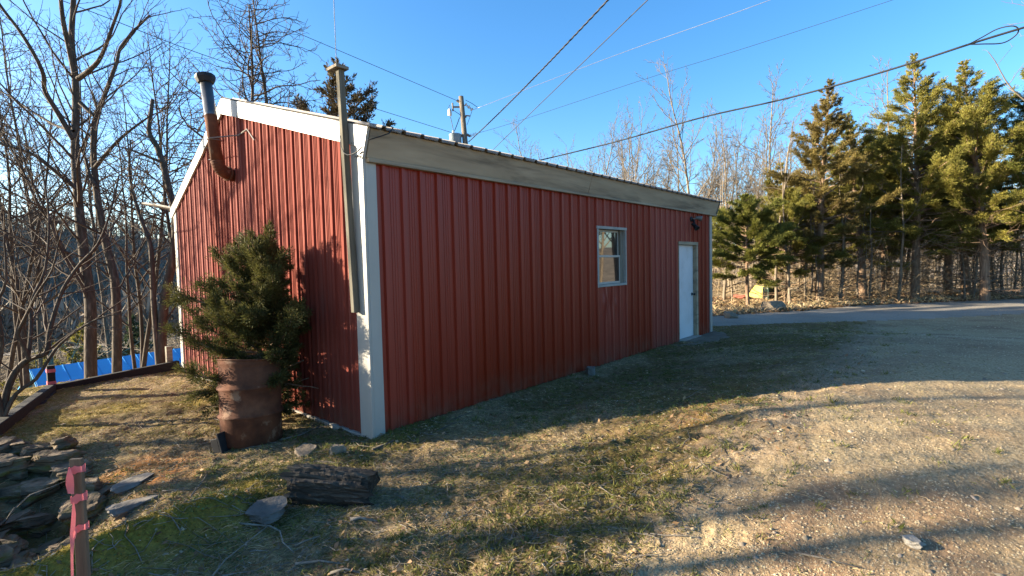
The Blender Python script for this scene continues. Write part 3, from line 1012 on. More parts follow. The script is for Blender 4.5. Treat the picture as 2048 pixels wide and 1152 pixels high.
# traced near trees on the left: stems as (pixel, depth) polylines
def traced(name, loc_px, depth, stems, label, seed, dens, cat='tree', maxl=3, spread=(25, 68), mats=(bark, twig_m), ratio=.42, minr=.0045, wig=.17, up=.05, lenf=None):
    r = random.Random(seed)
    b = at(*loc_px, depth)
    root = empty(name, b, label, cat)
    main, out = [], []
    for pts, ra, rb, dd in stems:
        n = len(pts)
        P = [Vector(at(px, py, depth+dd*i/(n-1))) for i, (px, py) in enumerate(pts)]
        sm = []
        for i in range(n-1):                     # Catmull-Rom through the traced points
            p0, p1, p2, p3 = P[max(i-1, 0)], P[i], P[i+1], P[min(i+2, n-1)]
            for t in (0, .33, .67):
                sm.append(.5*((2*p1)+(p2-p0)*t+(2*p0-5*p1+4*p2-p3)*t*t+(3*p1-p0-3*p2+p3)*t**3))
        sm.append(P[-1])
        main.append((sm, ra, rb, 0))
        branch_out(r, sm, ra, rb, 0 if ra > .06 else 1, maxl, dens, spread, up, wig, out, .15, ratio, lenf, minr)
    tubes('trunk', main+[o for o in out if o[1] > .028], mats[0], root)
    tubes('crown', [o for o in out if o[1] <= .028], mats[1], root)
    return root

big_len = lambda t: 2.6*(1.1-.6*t)
traced('bare_tree', (182, 790), 9.7, [
    ([(183, 800), (181, 700), (181, 612), (172, 540), (160, 440), (155, 380), (150, 300), (152, 220), (150, 150), (143, 80), (147, 0), (152, -120), (146, -260)], .105, .035, .6),
    ([(150, 150), (138, 95), (126, 40), (119, -30), (108, -150)], .055, .025, -.4),
    ([(156, 158), (176, 143), (197, 122), (212, 90), (226, 50), (240, 8), (250, -60)], .05, .018, -.6),
    ([(146, 278), (116, 226), (90, 182), (87, 150), (69, 110), (38, 60), (0, 10), (-40, -60)], .05, .018, -1.0),
    ([(153, 378), (122, 352), (92, 328), (57, 304), (0, 287), (-60, 262)], .042, .014, -.8),
    ([(148, 262), (110, 250), (60, 220), (15, 190), (-40, 160)], .03, .01, .8),
    ([(160, 205), (178, 222), (188, 232)], .04, .03, 0)],
    'tallest bare tree behind the rail fence, thick mottled trunk with many forks', 3, (2.8, 4.8, 7, 7), maxl=4, ratio=.31)
traced('bare_tree', (236, 790), 9.9, [
    ([(236, 800), (234, 742), (234, 640), (229, 560), (215, 500), (202, 440), (193, 380), (187, 305), (190, 240), (200, 214), (213, 180), (233, 126), (241, 95), (268, 62), (300, 30)], .088, .018, .5),
    ([(190, 335), (212, 308), (240, 278), (268, 255), (300, 232)], .04, .012, -.5),
    ([(192, 375), (178, 345), (168, 310), (150, 285)], .035, .015, .5)],
    'slimmer bare tree with a swaying trunk close behind the tallest tree by the rail fence', 5, (2.6, 4.4, 6, 6.5), maxl=4, ratio=.30)
traced('bare_tree', (322, 760), 9.3, [
    ([(322, 765), (322, 727), (329, 604), (346, 516), (351, 440), (341, 390), (325, 325), (312, 290), (298, 264), (302, 225), (305, 199)], .085, .03, .4),
    ([(318, 735), (307, 600), (302, 497), (286, 450), (270, 400), (258, 340), (262, 280)], .055, .012, .3),
    ([(325, 325), (300, 315), (262, 300), (225, 290)], .03, .01, -.4)],
    'crooked bare tree with a snapped-off top, nearest to the corner of the red shed', 7, (2.8, 5, 6.5, 6.5), maxl=4, ratio=.36)
traced('bare_shrub', (6, 838), 5.8, [
    ([(2, 850), (12, 790), (30, 745), (58, 718), (92, 706), (98, 670), (108, 630), (128, 575), (160, 528), (196, 488), (222, 420), (238, 350)], .042, .008, .5),
    ([(58, 718), (46, 690), (36, 668), (52, 632), (74, 588), (104, 540), (118, 480)], .026, .006, -.4),
    ([(4, 842), (32, 788), (72, 758), (110, 700), (150, 664), (200, 636), (246, 627)], .026, .006, .3),
    ([(56, 716), (62, 660), (64, 600), (90, 540), (98, 440), (84, 340), (60, 250)], .024, .006, .6),
    ([(6, 838), (-8, 760), (4, 690), (-4, 610), (12, 560), (8, 470)], .03, .008, -.3)],
    'low spreading leafless shrub with crooked limbs at the left edge of the bank', 9, (2.5, 3.4, 4.5, 4), 'shrub', ratio=.4, minr=.0022)
traced('bare_tree', (50, 760), 10.5, [
    ([(54, 770), (48, 690), (46, 630), (34, 566), (15, 486), (4, 430), (-6, 330), (6, 230)], .06, .012, .8),
    ([(47, 650), (70, 560), (92, 470), (98, 380)], .03, .008, .5)],
    'slender bare tree standing before the left end of the blue roof', 15, (2.4, 4, 5, 5), maxl=4, ratio=.36)

# thin trees down the slope beyond the fence
SL = [((-3.3, 8.6), 6.5, .06, 'thin bare sapling down the slope left of the tallest tree'),
      ((.3, 9.6), 7.0, .07, 'bare sapling between the forked trees and the red shed'),
      ((-2.1, 10.5), 8.5, .08, 'bare tree rising behind the blue roof at its left end'),
      ((-5.2, 9.5), 9.5, .10, 'bare tree at the far left rim of the slope'),
      ((.9, 12.4), 9, .09, 'bare tree behind the blue roof next to the shed wall'),
      ((-.6, 18.5), 11, .11, 'bare tree far behind the middle of the blue roof'),
      ((1.2, 7.6), 6.0, .055, 'bare sapling hugging the back corner of the red shed')]
for i, (xy, h, r0, lab) in enumerate(SL):
    bare_tree(tree_root('bare_tree', xy, lab), 100+i, h, r0*.7, 4, (2.6, 4, 6, 5), (30, 65), .05, .2, (random.Random(i).uniform(-.12, .12), random.Random(i+9).uniform(-.12, .12)), .42, .35)
for i, (px, d, h, r0, lab) in enumerate(((20, 13, 10, .10, 'bare tree at the left edge, behind the low spreading shrub'),
                                         (95, 15, 12, .12, 'bare tree seen between the slender one and the tallest one'),
                                         (262, 13.5, 10, .10, 'bare tree seen between the slim swaying tree and the snapped-off one'),
                                         (390, 13, 9.5, .10, 'bare tree whose crown shows left of the stovepipe cap'),
                                         (210, 18, 13, .13, 'tall bare tree far down the slope behind the two thick trunks'))):
    p = at(px, 560, d)
    bare_tree(tree_root('bare_tree', (p[0], p[1]), lab), 160+i, h*1.05, r0*.7, 4, (3.2, 4.4, 6, 6), (30, 80), .03, .22, (0, 0), .38, .5, minr=.006, thick=.011)
# trees showing over the roof
rt = tree_root('bare_tree', tuple(at(500, 400, 12.2)[:2]), 'dense gnarled bare tree showing over the roof behind the stovepipe')
bare_tree(rt, 201, 9.3, .11, 4, (5.4, 5.6, 7, 6.5), (45, 88), .02, .27, (.0, 0), .42, .5, minr=.0065, thick=.012)
rt = tree_root('bare_tree', tuple(at(606, 400, 12.6)[:2]), 'smaller gnarled bare tree over the roof, between the stovepipe tree and the wooden mast')
bare_tree(rt, 207, 9.3, .10, 4, (5.0, 5.4, 7, 6.5), (45, 88), .02, .27, (.0, 0), .38, .5, minr=.0065, thick=.012)
cedar(tree_root('cedar_tree', (5.5, 9.1), 'dark brownish cedar poking over the roof behind the wooden mast'), 21, 9.3, 2.7, 3.0, material('bronze_foliage', [(.3, (.05, .036, .018)), (.7, (.11, .08, .034))], scale=1.3, detail=3, rough=.75, island=.45, transl=.2), 130, 52000, .10, .032, .12, dead=10)
bare_tree(tree_root('bare_tree', (6.6, 8.2), 'wispy sapling just over the roof edge right of the dark cedar'), 203, 5.4, .035, 3, (2.0, 3, 3, 3), (20, 45), .08, .12, (.15, 0), .4, .4)

# bare wood behind the right end of the roof, and far trees
protoA = bare_tree(tree_root('bare_tree', tuple(at(1395, 400, 27)[:2]), 'tall narrow pale tree topping the others behind the right end of the roof', group='pale bare trees beyond the roof'), 301, 12.2, .10, 4, (2.8, 3.8, 4.4, 3.5), (28, 60), .07, .15, (0, 0), .36, .25, (bark_pale, twig_pale), 1, .009)
protoB = bare_tree(tree_root('bare_tree', tuple(at(1226, 400, 29)[:2]), 'pale many-stemmed tree behind the middle of the fascia, with upright stems', group='pale bare trees beyond the roof'), 302, 10.6, .08, 4, (1.9, 3.4, 4.0, 3), (25, 58), .07, .16, (0, 0), .38, .2, (bark_pale, twig_pale), 2, .009)
protoC = bare_tree(tree_root('bare_tree', tuple(at(1535, 400, 25)[:2]), 'spreading pale bare tree between the shed and the rusty cedar', group='pale bare trees beyond the roof'), 303, 10.4, .11, 4, (2.8, 3.8, 4.4, 3.5), (30, 60), .05, .17, (0, 0), .45, .2, (bark_pale, twig_pale), 1, .009)
FAR = [(1115, 31, .80, protoA, 'leftmost thin pale tree rising over the fascia'),
       (1158, 29, .93, protoB, 'pale forked tree left of where the black cable meets the roof trees'),
       (1190, 32, .98, protoA, 'straight pale tree in the left clump over the roof'),
       (1262, 30, .92, protoA, 'upright pale tree right of the many-stemmed one over the roof'),
       (1296, 33, .98, protoC, 'spreading pale tree over the roof half way to its right end'),
       (1330, 29, .86, protoB, 'shorter pale tree low over the roof before the tallest narrow one'),
       (1362, 34, .86, protoC, 'low pale crown over the roof just left of the tallest narrow tree'),
       (1420, 28, .96, protoB, 'pale tree directly right of the tallest narrow tree over the roof'),
       (1458, 26, .82, protoA, 'pale tree just clear of the end of the roof'),
       (1484, 30, .93, protoC, 'pale bare tree behind the low dark cedar, left one'),
       (1560, 30, 1.0, protoB, 'pale bare tree rising behind the left side of the rusty cedar'),
       (1600, 27, .7, protoC, 'pale bare tree half hidden by the rusty cedar'),
       (1700, 31, .85, protoA, 'thin bare trunk behind the gap right of the rusty cedar'),
       (1775, 25, 1.12, protoC, 'wide bare crown standing over the tall green cedars'),
       (1850, 29, 1.10, protoC, 'bare crown right of the tallest green cedar top'),
       (1905, 33, .9, protoB, 'bare tree deep in the wood behind the green cedars'),
       (2000, 26, 1.0, protoB, 'bare tree deep in the wood near the right edge')]
for i, (px, d, sc, pr_, lab) in enumerate(FAR):
    p = at(px, 400, d)
    dup(pr_, (p[0], p[1], ground_at(p[0], p[1])), i*1.7, sc*.9, lab, 'pale bare trees beyond the roof')
bt = tree_root('bare_tree', tuple(at(2075, 400, 14)[:2]), 'large pale bare tree reaching in at the top right corner')
bare_tree(bt, 310, 10.5, .16, 3, (1.6, 2.2, 2.8, 3), (35, 65), .04, .15, (-.03, .02), .42, .45, (bark_pale, twig_pale), 1, .005)

rq = random.Random(31)
for i in range(38):
    px, d = 1090+i*26+rq.uniform(-12, 12), rq.uniform(34, 44)
    p = at(px, 400, d)
    dup((protoA, protoC, protoB)[i % 3], (p[0], p[1], ground_at(p[0], p[1])), i*2.3, rq.uniform(.85, 1.12), 'pale bare tree far back in the winter wood beyond the road', 'far trees of the winter wood')
# roadside cedars
CE = [(1496, 18.2, 3.9, 2.3, .75, cedar_green, 85, 26000, .10, 'low bushy cedar at the end of the road, right next to the shed'),
      (1556, 23.0, 5.8, 2.0, .8, cedar_olive, 75, 20000, 0, 'half-height olive cedar left of the rusty one'),
      (1638, 19.2, 8.0, 2.4, 1.2, cedar_rust, 110, 28000, 0, 'rusty brown cedar with a pointed top'),
      (1728, 20.0, 7.2, 2.5, 1.2, cedar_olive, 95, 24000, 0, 'olive cedar squeezed between the rusty cedar and the tallest green one'),
      (1832, 19.4, 9.2, 2.9, 1.4, cedar_olive, 160, 38000, 0, 'tallest yellow-green cedar in the row by the road'),
      (1898, 21.5, 8.6, 2.8, 1.3, cedar_green, 130, 26000, 0, 'deep green cedar set back behind the tallest one'),
      (1972, 18.2, 8.6, 2.9, 1.5, cedar_olive, 160, 36000, 0, 'broad green cedar with a thick reddish trunk'),
      (2062, 18.6, 8.8, 2.8, 1.3, cedar_green, 140, 30000, 0, 'green cedar cut by the right edge'),
      (1605, 22.5, 5.2, 1.9, 1.2, cedar_green, 70, 17000, 0, 'dark green cedar in the second row behind the rusty one'),
      (1775, 23.5, 7.2, 2.6, 1.2, cedar_green, 100, 22000, 0, 'dark green cedar in the second row behind the olive ones'),
      (1935, 20.2, 7.4, 2.4, 1.4, cedar_olive, 100, 24000, 0, 'shorter olive cedar between the tallest one and the broad one'),
      (1690, 21.6, 5.6, 2.0, 1.0, cedar_olive, 80, 18000, 0, 'low olive cedar right behind the trunk of the rusty one'),
      (1768, 20.8, 7.0, 2.3, 1.2, cedar_olive, 100, 24000, 0, 'olive cedar just left of the tallest one, a little shorter'),
      (1572, 19.6, 4.3, 2.2, .8, cedar_olive, 85, 24000, 0, 'low bushy olive cedar just left of the trunk of the rusty one')]
for i, (px, d, h, sp_, z0_, m, nb, nl, _, lab) in enumerate(CE):
    p = at(px, 500, d)
    cedar(tree_root('cedar_tree', (p[0], p[1]), lab, group='cedars along the road'), 400+i, h, sp_*.86, z0_+.3, m, nb, int(nl*7.0), .066, .0145, .16 if h > 7 else .08, dead=40 if h > 7 else 14)
rq = random.Random(44)
for i in range(20):
    p = at(1450+i*30+rq.uniform(-10, 10), 500, rq.uniform(23, 34))
    dup((protoC, protoB, protoA)[i % 3], (p[0], p[1], ground_at(p[0], p[1])), i*1.9, rq.uniform(.5, .8), 'bare tree standing in the wood behind the roadside cedars', 'bare trees behind the roadside cedars')
# bare saplings and trunks in the roadside wood
protoS = bare_tree(tree_root('bare_sapling', tuple(at(1610, 500, 20.5)[:2]), 'thin pale sapling left of the rusty cedar trunk', 'tree', 'saplings in the roadside wood'), 500, 3.4, .035, 3, (3.0, 3.4, 3, 3), (35, 75), .0, .2, (0, 0), .4, .15, (bark_pale, twig_pale), 1, .004)
rq = random.Random(12)
for i in range(46):
    p = at(1445+(i*97 % 640)+(70 if 1478 < 1445+(i*97 % 640) < 1545 else 0), 500, 18.9+rq.random()**1.5*9)
    if p[1] < far_y(p[0])+.8:
        p[1] = float(far_y(p[0]))+.8+rq.random()
    dup(protoS, (p[0], p[1], ground_at(p[0], p[1])), i*2.1, rq.uniform(.7, 1.9), 'thin pale leafless sapling among the cedar trunks by the road', 'saplings in the roadside wood')
def brush(name, n, seed, place, l0, l1, wd, mat, label):
    g = np.random.default_rng(seed)
    x, y = place(g, n)
    n = len(x)
    z = hill_height(x, y)*(np.hypot(x-CAM[0], y-CAM[1]) > 65)+height(x, y)*(np.hypot(x-CAM[0], y-CAM[1]) <= 65)
    L = g.uniform(l0, l1, n)
    D = np.stack([g.normal(0, .8, n), g.normal(0, .8, n), np.abs(g.normal(.35, .45, n))], -1)
    D /= np.linalg.norm(D, axis=1)[:, None]
    C = np.stack([x, y, z+g.random(n)**2.2*l1*1.2], -1)
    sd_ = np.cross(D, g.normal(0, 1, (n, 3)))
    sd_ /= np.linalg.norm(sd_, axis=1)[:, None]
    w = (wd*g.uniform(.5, 1.5, n))[:, None]
    M = C+D*(L*.5)[:, None]+g.normal(0, .08, (n, 3))*L[:, None]
    T = C+D*L[:, None]
    V = np.stack([C-sd_*w, C+sd_*w, M+sd_*w*.7, M-sd_*w*.7, T], 1).reshape(-1, 3)
    I = np.arange(n)[:, None]*5
    return tag(np_mesh(name, V, [I+np.array([[0, 1, 2, 3]]), I+np.array([[3, 2, 4]])], mat), label, kind='stuff')
def road_side(g, n):
    a = np.radians(g.uniform(-47, -20, n))+YAW
    r = g.uniform(16, 42, n)
    x, y = CAM[0]+r*np.cos(a), CAM[1]+r*np.sin(a)
    k = (y > far_y(x)+.9+1.8*(x < 17.5)) & (x > 11.5)
    k &= fbm(x*.35, y*.35, 66) > -.06
    off = np.degrees(a-YAW)
    k &= ~((off > -27.6) & (off < -23.8) & (r < 23))          # a gap in the brush before the hut
    return x[k], y[k]
brush('undergrowth', 19000, 51, road_side, .5, 2.0, .007, brush_gold, 'tangle of dead tan twigs under the roadside cedars')
slope_m = material('brown_brush', [(.3, (.095, .070, .048)), (.7, (.20, .15, .10))], scale=3, rough=.9)
def slope_side(g, n):
    a = np.radians(g.uniform(24, 49, n))+YAW
    r = np.exp(g.uniform(math.log(21), math.log(64), n))
    x, y = CAM[0]+r*np.cos(a), CAM[1]+r*np.sin(a)
    k = (y > 7.0) | (x < -3.4)
    return x[k], y[k]
brush('slope_brush', 16000, 52, slope_side, .5, 2.4, .010, slope_m, 'grey-brown leafless brush on the slope beyond the rail fence')
# trees outside the frame: reflected in the window, or shading the yard from the left
for i, (x, y, sc) in enumerate(((25, -12.5, 1.0), (29, -17, .95), (22.5, -17, .8), (31, -11.5, 1.0), (27, -21, 1.0), (26, -14.5, .9), (28, -13, 1.1), (24, -15, .8), (32, -15, 1.2), (30, -19, 1.1), (23.5, -13.6, .7), (27, -16, .9))):
    dup((protoC, protoA, protoB, protoC, protoA)[i % 5], (x, y, 0), i*1.3, sc, 'pale bare tree beyond the drive, mirrored in the shed window', 'pale bare trees beyond the drive')
protoL = bare_tree(tree_root('bare_tree', (-8.6, 6.4), 'bare tree on the slope left of the yard', group='trees shading the yard'), 601, 9.5, .14, 3, (2.2, 2.6, 3.2, 3), (30, 62), .05, .17, (.05, -.03), .45, .2, (bark, twig_m), 1, .004)
for i, (x, y, sc) in enumerate(((-7.5, 6.8, .9), (-9.3, 7.9, 1.0), (-9.7, 10.2, 1.1), (-10.5, 12, 1.2), (-13, 9.5, 1.2))):
    dup(protoL, (x, y, ground_at(x, y)), 1+i*1.9, sc, 'bare tree on the slope left of the yard', 'trees shading the yard')

bare_tree(tree_root('bare_tree', (-4.5, 7.8), 'leaning bare tree beyond the left end of the fence, its shadow on the gable'), 655, 9.0, .12, 3, (2.4, 3, 3.4, 3), (30, 60), .05, .16, (.0, .14), .42, .3)
cedar(tree_root('cedar_tree', (-7.5, 4.2), 'cedar on the bank left of the yard, shading the foreground turf'), 650, 5.6, 1.1, .6, cedar_green, 80, 9000, .2, .08, .1, dead=6)
# ------------------------------------------------------------------ cedar bush and barrel by the gable
bush = tree_root('cedar_bush', (-.36, 1.45), 'bushy dark green cedar growing against the gable behind the rusty barrel', 'bush')
cedar(bush, 700, 1.95, .82, .14, bush_green, 280, 200000, .036, .0075, .03, dead=14, tight=.64, rounded=True, wall=True)

bz = ground_at(-.72, 1.09)-.01
bar = empty('steel_drum', (-.72, 1.09, bz), 'rusty open-topped steel drum with flaking paint in front of the cedar bush', 'drum')
Mb = Matrix.Translation((-.72, 1.09, bz))@Matrix.Rotation(math.radians(-3), 4, 'X')@Matrix.Rotation(math.radians(2), 4, 'Y')@Matrix.Diagonal((1, 1, .97, 1))
rb = .285
prof = [(rb-.01, 0), (rb, .008)]
for zc in (.30, .585):
    prof += [(rb, zc-.028), (rb+.015, zc-.012), (rb+.020, zc), (rb+.015, zc+.012), (rb, zc+.028)]
prof += [(rb, .80), (rb-.004, .815), (rb+.004, .83), (rb, .845), (rb, .875)]
bfn = lambda r, z, w, i: (r*(1+.012*math.sin(2*w+z*4)+.006*math.sin(5*w)), z+(0.012*math.sin(w*2+1) if z > .8 else 0))
mb = MB()
mb.lathe(prof, 56, Mb, bfn)
inn = [(r-.006, z) for r, z in prof[::-1]]
mb.lathe([(rb, .8751)]+inn[:-1]+[(.0, .02)], 56, Mb, bfn)
mb.build('body', rust, bar, True)
mb = MB()
rim = []
for j in range(57):
    w = 2*math.pi*j/56
    r_, z_ = bfn(rb+.001, .877, w, 0)
    rim.append(Mb@Vector((r_*math.cos(w), r_*math.sin(w), z_)))
mb.tube(rim, .008, 6, False)
mb.build('rim', rust, bar, True)
pxy = on_z(458, 880, .05)
mb = MB()
Mx = Matrix.Translation((pxy[0], pxy[1], ground_at(pxy[0], pxy[1])-.02))@Matrix.Rotation(.5, 4, 'Z')@Matrix.Rotation(-.25, 4, 'X')
mb.box((-.11, -.02, 0), (.10, .0, .20), Mx)
mb.box((-.11, .0, 0), (-.10, .08, .16), Mx)
mb.box((.10, -.05, 0), (.13, .03, .19), Mx)
tag(mb.build('scrap_plate', black, None, False, .004), 'bent black metal scrap leaning on the foot of the rusty drum', 'scrap metal')

# ------------------------------------------------------------------ fence, blue shed, slope
fen = empty('rail_fence', (-1.62, 6.2, 0), 'low dark beam fence along the edge of the bank with a pink-ribboned post', 'fence')
def fz(p, z):
    return (p[0], p[1], z)
fa, fb, fc = on_z(104, 782, .0), np.array([.0, 5.95, 0]), on_z(-40, 905, -.05)
mb = MB()
mb.beam((fa[0], fa[1], .01), (fb[0]+.0, fb[1], .085), .10, .15)
mb.build('rail', beam_m, fen, bevel=.01)
mb = MB()
mb.tube([(fa[0]+.02, fa[1]-.07, -.10), (fb[0]-.3, fb[1]-.07, -.03)], .016, 8)
mb.build('pipe', galv, fen)
mb = MB()
mb.beam((fa[0], fa[1], .04), (fc[0], fc[1], .06), .11, .13)
mb.build('rail', beam_m, fen, bevel=.01)
mb = MB()
mb.beam((fa[0]-.02, fa[1]-.16, -.02), (fc[0]+.12, fc[1]+.05, -.12), .10, .10)
mb.build('rail', beam_m, fen, bevel=.01)
for p, zt in ((fa, .38), (np.array([-.12, 6.02, 0]), .42)):
    mb = MB()
    mb.box((p[0]-.045, p[1]-.045, -.3), (p[0]+.045, p[1]+.045, zt))
    po_ = mb.build('post', old_plank if zt > .4 else beam_m, fen, bevel=.006)
    if zt < .4:
        mb = MB()
        for s in (.10, .28):
            mb.box((p[0]-.05, p[1]-.05, zt-s), (p[0]+.05, p[1]+.05, zt-s+.05))
        mb.build('ribbon', pink, po_)

bs = empty('blue_roofed_shed', (1.5, 16.5, -3.2), 'low shed with a bright blue metal roof below the bank', 'shed')
ra_, rb_ = np.array(at(58, 741, 14.0)), np.array(at(359, 698, 16.8))
dirr = (rb_-ra_)/np.linalg.norm(rb_-ra_)
rb2 = ra_+dirr*9
dn = np.cross(dirr, (0, 0, 1.))
dn /= np.linalg.norm(dn)
mb = MB()
for sgn in (1, -1):
    for k in range(26):
        a = ra_+dirr*9*k/26
        for q0, q1, o0, o1 in ((0, .07, .014, .014), (.11, 1, 0, 0)):
            p0, p1 = a+dirr*(9/26)*q0, a+dirr*(9/26)*q1
            e0, e1 = p0+sgn*dn*2.6-np.array([0, 0, .95]), p1+sgn*dn*2.6-np.array([0, 0, .95])
            o = np.array([0, 0, o0])
            mb.add([p0+o, p1+o, e1+o, e0+o], [(0, 1, 2, 3)])
bro = mb.build('roof', blue, bs)
sm = bro.modifiers.new('thick', 'SOLIDIFY')
sm.thickness = .03
mb = MB()
i0, i1 = ra_+dirr*.25, rb2-dirr*.25
poly = [i0+dn*2.4-np.array([0, 0, .95]), i0-np.array([0, 0, .06]), i0-dn*2.4-np.array([0, 0, .95]), i0-dn*2.4-np.array([0, 0, 4.5]), i0+dn*2.4-np.array([0, 0, 4.5])]
mb.prism([tuple(p) for p in poly], tuple(i1-i0))
mb.build('wall', white, bs)

# bare hedge of scrub cedars beyond the blue roof
for i, (xy, h, s_, lab) in enumerate(((tuple(at(150, 640, 19)[:2]), 4.0, 1.5, 'rounded olive cedar behind the left part of the blue roof'),
                                      (tuple(at(275, 640, 20)[:2]), 4.0, 1.4, 'dark scrub cedar just above the blue roof next to the shed corner'),
                                      (tuple(at(70, 640, 21)[:2]), 3.6, 1.7, 'scrub cedar at the left end of the valley scrub'))):
    cedar(tree_root('cedar_shrub', xy, lab, 'bush'), 720+i, h, s_, .2, (cedar_olive, cedar_dark, cedar_olive)[i], 60, 12000, .15, .055, .06, dead=4)

# ------------------------------------------------------------------ rocks, log, stake
def rock(name, loc, size, mat, seed, rz=0, tilt=(0, 0), layers=False):
    import bmesh
    bm = bmesh.new()
    bmesh.ops.create_cube(bm, size=2)
    bmesh.ops.subdivide_edges(bm, edges=bm.edges[:], cuts=9, use_grid_fill=True)
    r = random.Random(seed)
    planes = []
    for _ in range(11):
        n_ = rvec(r)
        n_.z *= .35
        n_.normalize()
        planes.append((n_, r.uniform(.62, .98)))
    nl_ = r.randint(3, 6) if layers else 1
    lay = [(r.uniform(-.13, .13), r.uniform(-.13, .13), r.uniform(.84, 1.06)) for _ in range(nl_+1)]
    for v in bm.verts:
        p = v.co.copy()
        for n_, d_ in planes:
            k = p.dot(n_)-d_
            if k > 0:
                p -= n_*k
        q = min(int((p.z*.5+.5)*nl_), nl_) if nl_ > 1 else 0
        p.x, p.y = p.x*lay[q][2]+lay[q][0], p.y*lay[q][2]+lay[q][1]
        f = fbm(np.array([p.x*2.2+seed, p.x*6+seed]), np.array([p.y*2.2+p.z*3.1, p.y*6+p.z*8]), seed % 17, 3)
        p *= 1+.20*f[0]+.10*f[1]
        v.co = Vector((p.x*size[0], p.y*size[1], p.z*size[2]))
    me = bpy.data.meshes.new(name)
    bm.to_mesh(me)
    bm.free()
    o = link(name, me, mat, None, False)
    o.location = [float(c) for c in loc]
    o.rotation_euler = (tilt[0], tilt[1], rz)
    return o
def gpt(px, py, dz=0.0):
    p = on_z(px, py, dz)
    for _ in range(4):
        p = on_z(px, py, ground_at(p[0], p[1])+dz)
    return p
p = gpt(545, 1030)
tag(rock('rock', (p[0], p[1]+.05, p[2]+.05), (.165, .13, .036), stone_dark, 5, .5, (.02, -.05)), 'flat grey rock beside the end of the rotten log', 'rock')
p = gpt(676, 905)
tag(rock('rock', (p[0], p[1], p[2]+.02), (.07, .06, .055), stone_tan, 8, .3), 'rounded pale tan stone near the foot of the white corner post', 'rock')
p = gpt(1826, 1088)
tag(rock('rock', (p[0], p[1], p[2]+.012), (.058, .042, .022), material('white_stone', [(.3, (.20, .18, .15)), (.7, (.32, .29, .25))], scale=9, rough=.9, bump=.5), 12, .3), 'whitish stone lying on the gravel drive', 'rock')
p = gpt(1142, 748)
tag(rock('rock', (p[0]-.02, -.16, p[2]+.06), (.13, .09, .10), stone_grey, 15, .7), 'grey block of stone lying against the foot of the long red wall', 'rock')
for i, (px, py, s, lab) in enumerate(((1548, 612, .32, 'larger grey boulder by the far road edge'), (1462, 628, .16, 'small boulder near the shed corner at the far road edge'))):
    p = gpt(px, py+8)
    tag(rock('boulder', (p[0], p[1], p[2]+.05), (s*1.5, s, s*.8), stone_tan, 20+i, i), lab, 'boulder')
p = gpt(270, 1015)
tag(rock('rock', (p[0], p[1], p[2]+.02), (.22, .10, .04), stone_grey, 31, .6, (.1, .1)), 'long grey slab of rock below the orange clay patch', 'rock')
p = gpt(255, 985)
tag(rock('rock', (p[0]+.05, p[1]+.1, p[2]+.02), (.22, .10, .03), stone_grey, 34, .5), 'flat grey slab above the mossy mound and below the clay', 'rock')
p = gpt(612, 905)
tag(rock('rock', (p[0], p[1], p[2]-.015), (.22, .13, .05), stone_tan, 36, .9), 'flat pale tan rock sunk in the turf in front of the gable foot', 'rock')

# tumbled stone bank behind the stake
rs = random.Random(77)
pile = [(-2.62, 2.35), (-2.35, 2.45), (-2.10, 2.25), (-2.70, 2.0), (-2.40, 1.95), (-2.12, 1.85), (-2.60, 1.6), (-2.32, 1.55), (-2.05, 1.5), (-2.66, 1.2), (-2.36, 1.18), (-2.08, 1.10),
        (-2.62, .85), (-2.34, .80), (-2.06, .75), (-2.56, .48), (-2.30, .42), (-2.02, .40), (-2.5, .12), (-2.22, .08), (-1.95, .14), (-2.75, .3), (-2.8, .75), (-2.82, 1.5), (-1.85, 1.75), (-1.8, 2.2), (-2.0, 2.6), (-2.45, 2.7)]
pile = [p for p in pile if p[0] < -2.03]
pile = pile+[(x+rs.uniform(-.16, .12), y+rs.uniform(-.15, .15)) for x, y in pile[:24]]
for i, (x, y) in enumerate(pile):
    big = rs.uniform(.8, 1.25)
    z = ground_at(x, y)
    o = rock('stone', (x+rs.uniform(-.05, .05), y+rs.uniform(-.05, .05), z+.02+.05*rs.random()), (.155*big, .125*big, .06*big*rs.uniform(.7, 1.6)), stone_m, 900+i, rs.uniform(-.9, 1.2), (rs.uniform(-.16, .16), rs.uniform(-.12, .12)), True)
    tag(o, 'layered mossy stone in the tumbled bank behind the pink-ribboned stake', 'stone', 'stones of the tumbled bank')

# rotten log
lg0, lg1 = gpt(572, 1012), gpt(735, 1012)
mid = (lg0+lg1)/2
lz = mid[2]
logm = MB()
r = random.Random(4)
ax = Vector(lg1-lg0)
ax.z = 0
ln = ax.length*.92
ax.normalize()
sd_ = Vector((-ax.y, ax.x, 0))
NA, NB = 40, 64
vs = []
for i in range(NA+1):
    t = i/NA
    c = Vector((mid[0], mid[1], lz+.115))+ax*(t-.5)*ln+sd_*.10
    w = 2*np.pi*np.arange(NB)/NB
    rad = .155*(1-.10*t)*(1+.10*np.sin(3*w+1)+.05*np.sin(7*w+2))
    rad = rad*(1+.28*fbm(w*5.5, w*0+t*1.6, 3, 3)+.22*fbm(w*15, w*0+t*9, 4, 3))
    rad = np.where(np.sin(w) > .55, rad*(.86+.05*np.sin(w*20)), rad)
    jag = fbm(w*4.1, w*0+(0.3 if i == 0 else 5.3), 6, 3)*.26 if i in (0, 1, NA-1, NA) else w*0
    for k in range(NB):
        vs.append(c+(sd_*math.cos(w[k])*1.05+Vector((0, 0, 1))*math.sin(w[k])*.95)*float(rad[k])+ax*float(jag[k]))
fs = [(i*NB+j, i*NB+(j+1) % NB, (i+1)*NB+(j+1) % NB, (i+1)*NB+j) for i in range(NA) for j in range(NB)]
fs += [tuple(range(NB))[::-1], tuple(range(NA*NB, (NA+1)*NB))]
logm.add([v-mid_ for v, mid_ in ((v, Vector((mid[0], mid[1], lz))) for v in vs)], fs)
